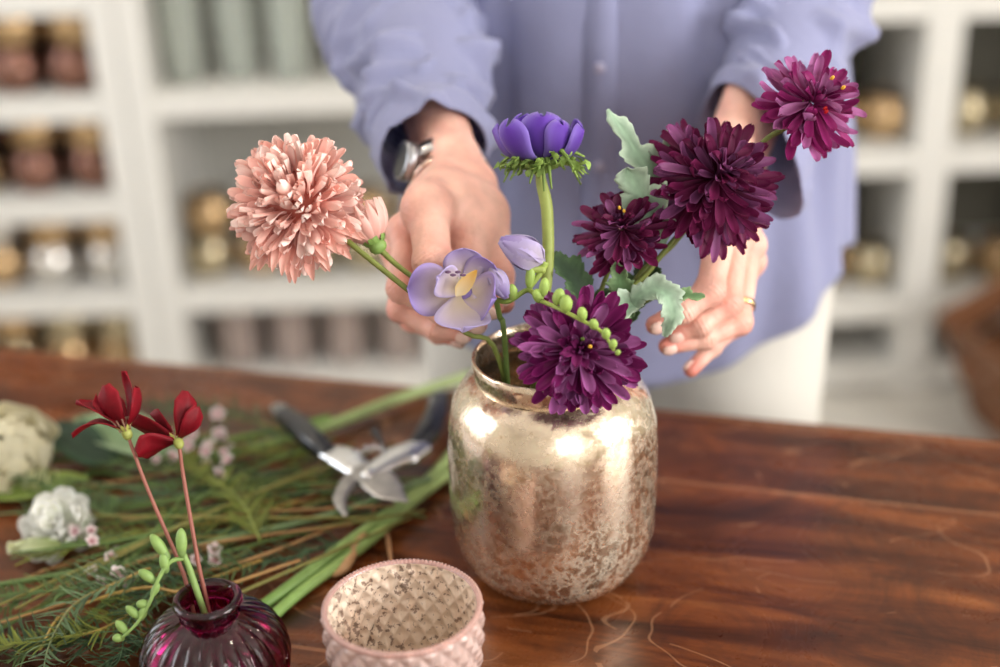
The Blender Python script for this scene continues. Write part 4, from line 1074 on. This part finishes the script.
    for i in range(7):
        b = MB(); ellipsoid(b, front(.80+.092*i)+(bw(0, -.002, 0)-bw(0, 0, 0)), (.0055, .0055, .0015), bw(0, 1, 0)-bw(0, 0, 0), (1, 1, 1), 16, 6); b.build('button', M['button'], so)
    cl = MB(); n = 60; V = []
    for i, (rr, z) in enumerate([(.082, 1.425), (.066, 1.462), (.070, 1.466), (.092, 1.43), (.094, 1.415)]):
        for k in range(n):
            th = 2*pi*k/n; V.append(bw(rr*cos(th), rr*.92*sin(th)+.005, z-.03*max(0, -sin(th))**2))
    cl.add(V, [(i*n+k, i*n+(k+1) % n, (i+1)*n+(k+1) % n, (i+1)*n+k) for i in range(4) for k in range(n)], CH); cl.build('collar', M['shirt'], so, mods=[('solid', .0012)])
    # ---- trousers
    g = SDF(lo, hi, .007); F = g.new()
    g.ell(F, bw(0, .0, .88), (.190, .120, .11), Mx, k=.05)
    for s in (-1, 1):
        g.cone(F, bw(s*.116, 0, .83), bw(s*.124, 0, .45), .108, .088, .04); g.cone(F, bw(s*.118, 0, .45), bw(s*.118, .01, .07), .084, .078, .03)
    V, Q = g.mesh(F); MB().add(V, Q).build('trousers', M['trouser'], root)
    for s in (-1, 1):
        g = SDF(bw(s*.11, -.06, .04)-A(.14, .2, .06), bw(s*.11, -.06, .04)+A(.14, .2, .08), .005); F = g.new()
        g.cone(F, bw(s*.11, .05, .035), bw(s*.12, -.14, .03), .042, .034, .02); g.ell(F, bw(s*.11, .03, .07), (.045,)*3, k=.02)
        sl, X, Y, Z = g._sub(g.lo, g.lo+g.h*g.N); F[sl] = np.maximum(F[sl], (.002-Z).astype(np.float32)*np.ones_like(F[sl]))
        V, Q = g.mesh(F); MB().add(V, Q).build('shoe', M['shoe'], root)
    # ---- watch and ring
    fw = nrm(WR-ER); wc = WR+fw*.004; ac = nrm(U(*FR[0][0][0])-U(*FR[3][0][0])); ac = nrm(ac-fw*np.dot(ac, fw)); do = np.cross(fw, ac)
    if np.dot(do, -CF+CU*.3) < 0: do = -do
    nn = 48
    def band(c, f, x, y, rx, ry, wid, th, name, m, par):
        V = []
        for k in range(nn):
            a = 2*pi*k/nn; o_ = x*cos(a); u = y*sin(a)
            for dr, dw in ((0, -wid/2), (th, -wid/2), (th, wid/2), (0, wid/2)): V.append(c+x*(rx+dr)*cos(a)+y*(ry+dr)*sin(a)+f*dw)
        Fq = [(k*4+j, k*4+(j+1) % 4, ((k+1) % nn)*4+(j+1) % 4, ((k+1) % nn)*4+j) for k in range(nn) for j in range(4)]
        return MB().add(V, Fq).build(name, m, par)
    wt = thing('wristwatch', None, None, wc); del_ = wt
    wt.parent = root; wt.location = tuple(wc-wloc(root))
    wd_dir = nrm(U(414, 186, 1.10)-WR); wd_dir = nrm(wd_dir-fw*np.dot(wd_dir, fw)); wy = np.cross(fw, wd_dir)
    band(wc, fw, wd_dir, wy, .0335, .0270, .014, .002, 'strap', M['steel'], wt)
    cb = MB(); cc = wc+wd_dir*.0355
    for (rr_, h0, h1) in ((.0165, 0, .006),):
        V = []; 
        for hh, rs in ((h0-.004, 1.), (h1, 1.), (h1+.001, .9), (h1+.001, .0001)):
            for k in range(40): V.append(cc+wd_dir*hh+(fw*cos(2*pi*k/40)+wy*sin(2*pi*k/40))*rr_*rs)
        cb.add(V, [(i*40+k, i*40+(k+1) % 40, (i+1)*40+(k+1) % 40, (i+1)*40+k) for i in range(3) for k in range(40)]+[tuple(range(39, -1, -1))])
    cb.build('watch_case', M['case'], wt)
    gb = MB(); V = [cc+wd_dir*(.0072+.0008*(i == 0))+(fw*cos(2*pi*k/40)+wy*sin(2*pi*k/40))*.0142*(i*.999+.001) for i in (0, 1) for k in range(40)]
    gb.add(V, [(k, (k+1) % 40, 40+(k+1) % 40, 40+k) for k in range(40)]); gb.build('watch_glass', M['blackglass'], wt)
    br = band(wc+fw*.017, fw, wd_dir, wy, .0325, .0262, .006, .0015, 'bracelet', M['rosegold'], root)
    P = [U(*q) for q in FL[2][0]]; rc = P[0]*.22+P[1]*.78; f = nrm(P[1]-P[0]); x, y = frame_at(f)
    r_ = .0100; rg_ = band(rc, f, x, y, r_, r_, .0042, .0013, 'ring', M['gold'], root)
    return root
person()

# ------------------------------------------------------------------ cuttings on the table
def TP(px, py, h=.004): return onz(px, py, h)
GR = np.array(S(92, 116, 58)); GB = np.array(S(122, 154, 76)); GL = np.array(S(170, 186, 128)); BRN = np.array(S(158, 118, 72)); OLV = np.array(S(128, 122, 60))
def cutting(name, label, pts, r, c, c2=None, group=None, cat='stem', n=10):
    P = [TP(*p) for p in pts]; b = MB(); tube(b, P, r, n, C=c, C2=c if c2 is None else c2)
    o = b.build(name, M['stem'], org=P[0]); return props(o, label, cat, group)
cutting('cut_stem', 'pale green thick stem running from the vase past the black handles of the secateurs', [(474, 374, .006), (400, 398, .010), (322, 428, .010), (262, 446, .008), (190, 462, .006)], [.0055, .005, .004], GL, GB)
cutting('cut_stem', 'bright green thick stem, upper of the two ending beside the plum bud vase', [(470, 432, .008), (420, 488, .012), (352, 540, .012), (292, 585, .009), (240, 622, .005)], [.0052, .0050, .0048], np.array(S(168, 184, 120)), np.array(S(110, 150, 70)))
cutting('cut_stem', 'bright green thick stem, lower of the two beside the plum bud vase', [(462, 462, .006), (420, 496, .011), (360, 548, .010), (300, 592, .007), (252, 636, .005)], [.0048, .0046, .0044], np.array(S(160, 178, 112)), np.array(S(128, 166, 84)))
cutting('cut_stem', 'long grey-green stem crossing the pile from the secateurs down to the left edge', [(430, 478, .018), (340, 512, .022), (230, 538, .022), (110, 566, .018), (-20, 588, .012)], [.0030, .0028, .0024], np.array(S(120, 142, 100)), GR)
cutting('cut_stem', 'green stem lying behind the secateurs, closest to the far table edge', [(330, 418, .012), (250, 436, .014), (150, 452, .012), (40, 462, .010)], [.0035, .003, .0022], GB, GR)
cutting('cut_stem', 'thin brown woody stem with a forked tip lying over the lower end of the pile', [(300, 560, .030), (200, 592, .03), (140, 548+40, .03), (66, 612, .026), (40, 650, .016)], [.0014, .0014, .0010], BRN, np.array(S(190, 160, 80)))
cutting('cut_stem', 'flat tan leaf stalk ending below the secateur blades', [(376, 508, .012), (360, 540, .012), (345, 566, .008), (332, 576, .005)], [.0018, .0036, .0044, .0016], np.array(S(190, 148, 104)))
cutting('cut_stem', 'short tan twig lying right below the secateurs, pointing at the pink glass', [(384, 518, .008), (388, 540, .006), (392, 566, .005)], [.0016, .0020, .0014], np.array(S(176, 130, 90)))
rg = random.Random(12)
for k in range(46):     # thin stalks
    x0 = rg.uniform(320, 430); y0 = 445+(x0-320)*.1+rg.uniform(-20, 90)
    ang = rg.gauss(0, 1)
    x1 = rg.uniform(-30, 150); y1 = 455+rg.uniform(0, 190)
    if k % 5 == 0: x0, x1 = rg.uniform(200, 330), rg.uniform(-30, 120)
    h = rg.uniform(.004, .028); mx, my = (x0+x1)/2+rg.uniform(-20, 20), (y0+y1)/2+rg.uniform(-22, 22)
    c = [GR, OLV, BRN, GR, np.array(S(74, 98, 58))][k % 5]
    kind = ['green', 'olive', 'tan', 'green', 'dark green'][k % 5]
    e_ = 'running off the left edge' if x1 < 0 else ('stopping short of the left edge' if x1 > 60 else 'ending beside the left edge')
    lv = 'the cream rose' if y1 < 500 else ('the white flower' if y1 < 550 else ('the plum bud vase mouth' if y1 < 600 else 'the plum bud vase'))
    cutting('grass_stalk', 'thin %s stalk %s, level with %s' % (kind, e_, lv), [(x0, y0, h), (mx, my, h+.004), (x1, y1, max(.004, h-.006))], [.0011, .0015, .0009], c, c*rg.uniform(.8, 1.3), 'thin %s stalks in the pile of greenery' % kind, 'stalk', 6)
def feather(pts, Ln, label, group, needle, n=46, col=GR, seed=0, dens=1., w=.0011):
    """evergreen-like sprig: stem with many narrow needles"""
    rgf = random.Random(seed); P = spline([TP(*p) for p in pts], n); t = flower('needle_sprig', label, 'sprig', P[0]); props(t, group=group)
    s = MB(); tube(s, P[::6] if len(P) > 12 else P, [.0012, .0010, .0005], 6, C=np.array(S(168, 132, 62)) if needle else col, C2=col*1.2); s.build('stem', M['stem'], t)
    b = MB(); T_ = np.gradient(P, axis=0)
    for i in range(2, n):
        for sg in (-1, 1):
            if rgf.random() > dens: continue
            d = nrm(T_[i]); side = nrm(np.cross(A(0, 0, 1), d))*sg; v = nrm(d*rgf.uniform(.45, 1.0)+side*rgf.uniform(.7, 1.1)+A(0, 0, rgf.uniform(-.25, .75)))
            L_ = Ln*rgf.uniform(.6, 1.1)*(1-.45*i/n); e = P[i]+v*L_; e[2] = max(e[2], TZ+.0012)
            j = rgf.uniform(.6, 1.35); k = col*j
            petal(b, P[i], e, w, A(0, 0, 1)+side*.3, curl=rgf.uniform(-.3, .3), cup=.4, c0=k*.8, c1=k*1.1, nu=5, nv=3, shape=lambda q: 1-.7*q*q)
    b.build('needles', M['leaf'], t)
FG = 'feathery sprigs in the pile of greenery'
G1 = np.array(S(88, 112, 62)); G2 = np.array(S(72, 98, 66)); G3 = np.array(S(122, 132, 56))
feather([(150, 568, .034), (105, 588, .034), (72, 606, .030), (48, 648, .022), (40, 690, .012)], .034, 'nearest needle sprig with yellow stem arching at the bottom left corner', None, True, 34, np.array(S(104, 128, 92)), 1, 1, .0012)
spr = [([(262, 560, .02), (180, 590, .022), (90, 622, .016), (10, 660, .01)], G1), ([(240, 600, .012), (170, 628, .014), (110, 660, .01), (60, 700, .008)], G2), ([(230, 520, .02), (150, 545, .022), (60, 580, .016), (-20, 620, .01)], G1),
       ([(300, 500, .02), (230, 520, .024), (130, 535, .02), (30, 560, .014)], G3), ([(280, 470, .016), (200, 490, .02), (110, 500, .02), (20, 515, .014)], G2), ([(330, 455, .014), (260, 452, .02), (190, 440, .022), (120, 425, .02)], G3),
       ([(320, 480, .014), (250, 478, .02), (180, 470, .024), (100, 462, .02)], G1), ([(345, 540, .012), (280, 560, .016), (200, 570, .02), (120, 600, .014)], G2), ([(180, 560, .03), (120, 580, .03), (60, 590, .024), (-10, 596, .016)], G1),
       ([(150, 600, .02), (100, 630, .022), (40, 640, .018), (-20, 650, .012)], G3), ([(200, 540, .026), (160, 580, .03), (130, 620, .026), (120, 660, .018)], G2), ([(110, 640, .01), (60, 640, .012), (10, 640, .01), (-40, 630, .01)], G2),
       ([(310, 440, .02), (250, 420, .024), (200, 410, .024), (150, 405, .02)], G2), ([(120, 520, .02), (80, 500, .024), (30, 480, .022), (-10, 470, .016)], G1), ([(260, 540, .03), (240, 500, .034), (200, 470, .03), (170, 450, .026)], G3)]
nmz = ['beside the plum bud vase', 'in the bottom left corner', 'at the left edge', 'in the middle of the pile', 'in front of the white flower', 'near the far table edge', 'behind the red flowers', 'right of the plum bud vase', 'under the nearest yellow-stemmed sprig', 'below the left end', 'pointing towards the camera', 'low at the left edge', 'farthest from the camera', 'around the white flower', 'standing up in the centre']
for k, (pts, c) in enumerate(spr): feather(pts, .030, 'dark green feathery sprig lying %s' % nmz[k], FG, k % 3 == 0, 56, c, 30+k, .95, .0010)

def broad_leaf(label, pts, W, cols, up, seed=0):
    P = [TP(*p) for p in pts]; t = flower('loose_leaf', label, 'leaf', P[0])
    leaf(t, P, W, up, cols, 1, .0, 30, .2, .12, seed, 'blade'); return t
broad_leaf('broad pale green leaf lying behind the two red flowers', [(190, 445, .03), (150, 440, .034), (105, 428, .03), (76, 418, .02)], .022, (np.array(S(120, 146, 104)), np.array(S(150, 172, 132))), A(0, -.5, 1))
broad_leaf('dark green leaf lying behind the higher red flower', [(120, 462, .02), (95, 452, .026), (70, 436, .03), (62, 420, .03)], .020, (np.array(S(34, 56, 38)), np.array(S(50, 78, 50))), A(.2, -.5, 1))
broad_leaf('yellow-green leaf at the left edge below the cream rose', [(90, 478, .012), (60, 482, .014), (25, 492, .012), (-15, 500, .008)], .011, (np.array(S(120, 140, 62)), np.array(S(150, 168, 84))), A(0, -.3, 1), 3)
def rose(label, px, py, h, R, cols, tiltv, seed, npet=26, name='rose', wave=.08):
    c = TP(px, py, h); t = flower(name, label, 'flower', c-A(0, 0, h)); rgf = random.Random(seed); x, y, n = basis_from(tiltv)
    b = MB()
    for i in range(npet):
        q = (i+.5)/npet; th = i*2.399; rad = x*cos(th)+y*sin(th); ro = R*(.12+.88*q)
        bs = c+rad*ro*.25-n*R*.45; tip = c+rad*ro*(.55+.5*q)+n*R*(.55-.75*q*q)
        j = rgf.uniform(.92, 1.06)
        petal(b, bs, tip, R*(.28+.42*q), nrm(n*.5-rad), curl=-.45, cup=.55, c0=np.array(cols[0])*j, c1=np.array(cols[1])*j, nu=9, nv=9, wave=wave, ph=i,
              shape=lambda u: (.3+.7*sin(pi*min(1, u*.6)))*(1 if u < .78 else sqrt(max(.05, 1-((u-.78)/.23)**2))))
    b.build('petals', M['petal'], t)
    g = MB(); sepal_cup(g, c-n*R*.45, n, R*.35, seed=seed); tube(g, [c-n*R*.5, c-n*R*.9+CR*.02, TP(px+60, py-8, .008), TP(px+120, py+4, .006)], [.0028, .0024], 8, C=GR); g.build('stem', M['stem'], t)
rose('large cream rose lying at the left edge of the table', 8, 450, .036, .048, (S(214, 200, 140), S(240, 234, 205)), A(.1, -.6, .8), 2)
rose('small pale yellow bloom below the cream rose', 38, 480, .016, .018, (S(210, 204, 130), S(232, 232, 180)), A(.1, -.6, .8), 3, 14)
def white_flower():
    c = TP(56, 524, .026); ax = A(-.1, -.5, .8); t = flower('double_flower', 'white double flower lying in the greenery left of the red flowers', 'flower', c-A(0, 0, .026))
    b = MB(); mum(b, c-nrm(ax)*.008, ax, .030, 64, 77, lambda p, k: (S(206, 214, 176), S(246, 245, 240), S(252, 252, 250)), phimax=1.6, wid=.34, l0=.45, droop=.1, cupf=.45); b.build('petals', M['petal'], t)
    g = MB(); sepal_cup(g, c-nrm(ax)*.012, ax, .011, seed=3); tube(g, [c-nrm(ax)*.014, TP(96, 524, .012), TP(150, 516, .010), TP(210, 510, .010)], [.0024, .002], 8, C=GR); g.build('stem', M['stem'], t)
white_flower()
def big_bud():
    P = [TP(62, 545, .02), TP(38, 546, .02), TP(8, 548, .018)]; t = flower('flower_bud', 'long pale green-white pointed bud beside the white double flower', 'bud', P[0]); d = nrm(P[-1]-P[0]); x, y, _ = basis_from(d); b = MB(); Lg = np.linalg.norm(P[-1]-P[0])
    for i in range(5):
        rad = x*cos(i*2*pi/5)+y*sin(i*2*pi/5); petal(b, P[0], P[-1]-rad*.001, .0085, -rad, curl=-.28, cup=.5, c0=S(170, 186, 120), c1=S(226, 228, 192), nu=10, nv=5)
    b.build('petals', M['petal'], t); s = MB(); tube(s, [P[0], TP(90, 542, .02), TP(140, 530, .016)], [.0025, .002], 8, C=GR); s.build('stem', M['stem'], t)
big_bud()
def waxflower(px, py, h, n, label, seed, spread=26):
    c = TP(px, py, h); t = flower('wax_flower', label, 'flower', TP(px+50, py+18, .006)); rgf = random.Random(seed); s = MB(); b = MB(); lf = MB()
    tube(s, [TP(px+50, py+18, .006), TP(px+22, py+8, h*.7), c], [.0012, .001], 6, C=BRN*.8, C2=GR)
    for i in range(n):
        p = TP(px+rgf.uniform(-spread, spread), py+rgf.uniform(-spread, spread)*.9, h+rgf.uniform(-.006, .012)); tube(s, [c-A(0, 0, .006), (p+c)/2-A(0, 0, .004), p-A(0, 0, .002)], [.0008, .0006], 5, C=GR)
        up = nrm(A(rgf.uniform(-.6, .6), rgf.uniform(-1., .2), .8)); x, y, _ = basis_from(up); R = rgf.uniform(.0045, .0075)
        for k in range(5):
            rad = x*cos(k*2*pi/5)+y*sin(k*2*pi/5); petal(b, p, p+rad*R+up*R*.3, R*.5, up, cup=.5, c0=S(214, 168, 172), c1=S(240, 232, 230), nu=6, nv=5, shape=lambda q: sin(pi*min(1, .15+q*.8))**.6)
        ellipsoid(b, p+up*.001, (.0014, .0014, .001), up, S(170, 90, 100), 8, 6)
        for k in range(2):
            e = p+A(rgf.uniform(-.014, .014), rgf.uniform(-.014, .014), rgf.uniform(-.004, .012)); petal(lf, p-up*.003, e, .0009, up, c0=GR*.8, c1=GR*1.2, nu=4, nv=3)
    s.build('stem', M['stem'], t); b.build('blossoms', M['petal'], t); lf.build('leaves', M['leaf'], t)
waxflower(206, 434, .034, 9, 'pinkish white wax flower cluster just right of the lower red flower', 1, 22)
waxflower(160, 448, .026, 5, 'small pale wax flower cluster directly behind the lower red flower', 2, 16)
waxflower(216, 462, .026, 6, 'pale pink wax flower cluster in the middle of the greenery, below another', 3, 18)
waxflower(82, 540, .028, 4, 'two-tone pink wax flower cluster just right of the white double flower', 4, 12)
waxflower(112, 566, .024, 7, 'faded pink wax flower cluster at the lower left above the needle sprigs', 5, 20)
waxflower(208, 552, .02, 3, 'tiny pink wax flower cluster near the mouth of the plum bud vase', 6, 14)

# ------------------------------------------------------------------ secateurs
def secateurs():
    h = .030
    pv = TP(368, 476, h); t = flower('secateurs', 'open pruning secateurs with black handles and steel blades lying on the cut stems', 'secateurs', pv)
    Zt = A(0, 0, 1)
    def bar(pts, ws, ths, name, m, dz=0.):
        P = spline(pts, 26); T_ = np.gradient(P, axis=0); V = []; n = 14
        for i in range(26):
            u = i/25; w_ = np.interp(u, np.linspace(0, 1, len(ws)), ws); h_ = np.interp(u, np.linspace(0, 1, len(ths)), ths)
            d = nrm(T_[i]); s = nrm(np.cross(d, Zt)); up = np.cross(s, d)
            for k in range(n):
                a = 2*pi*k/n; ca, sa = cos(a), sin(a)
                V.append(P[i]+s*w_*np.sign(ca)*abs(ca)**.7+up*h_*np.sign(sa)*abs(sa)**.7+Zt*dz)
        F_ = [(i*n+k, i*n+(k+1) % n, (i+1)*n+(k+1) % n, (i+1)*n+k) for i in range(25) for k in range(n)]+[tuple(range(n-1, -1, -1)), tuple(range(25*n, 26*n))]
        return MB().add(V, F_).build(name, m, t)
    bar([TP(330, 455, h), TP(312, 440, h+.004), TP(296, 424, h+.002), TP(280, 412, h-.004)], [.008, .0105, .0105, .008], [.007, .009, .009, .007], 'handle', M['black'])
    bar([TP(284, 415, h-.003), TP(277, 409, h-.005)], [.0095, .007], [.008, .006], 'handle_cap', M['steel'])
    bar([TP(412, 452, h), TP(428, 432, h+.004), TP(436, 415, h+.002), TP(440, 398, h-.004)], [.008, .0105, .0105, .009], [.007, .009, .009, .007], 'handle', M['black'])
    bar([TP(438, 404, h-.003), TP(441, 395, h-.005)], [.0095, .007], [.008, .006], 'handle_cap', M['steel'])
    bar([TP(326, 452, h), TP(342, 458, h), TP(356, 468, h), TP(368, 477, h)], [.010, .015, .013, .008], [.005, .006, .005, .004], 'tang', M['steel'])
    bar([TP(424, 448, h), TP(405, 458, h), TP(388, 466, h), TP(370, 478, h)], [.011, .016, .013, .008], [.005, .006, .005, .004], 'tang', M['steel'], .003)
    bar([TP(362, 472, h), TP(348, 484, h), TP(340, 500, h), TP(346, 516, h)], [.009, .008, .006, .002], [.0035, .003, .0025, .001], 'hook_blade', M['steel_dull'])
    bar([TP(362, 470, h), TP(378, 484, h), TP(390, 496, h), TP(408, 506, h)], [.010, .0165, .014, .001], [.002, .002, .0016, .0006], 'cutting_blade', M['steel_dull'], .004)
    b = MB(); c = TP(368, 474, h+.007); ellipsoid(b, c, (.0062, .0062, .0035), Zt, (1, 1, 1), 18, 8); b.build('pivot_bolt', M['steel'], t)
    sp = MB(); a0 = TP(350, 462, h+.002); a1 = TP(396, 460, h+.002); P = []
    for k in range(60):
        u = k/59; P.append(a0*(1-u)+a1*u+nrm(CU+CF*.3)*.012*sin(pi*u)+A(0, .0035*cos(u*40), .0035*sin(u*40)))
    tube(sp, P, .0008, 6, seg=180); sp.build('spring', M['steel'], t)
    bar([TP(386, 452, h+.004), TP(380, 440, h+.004), TP(374, 430, h+.004)], [.0022, .0022, .0044], [.0022, .0022, .003], 'catch', M['black'])
secateurs()
for k_ in PROTO.values(): pass
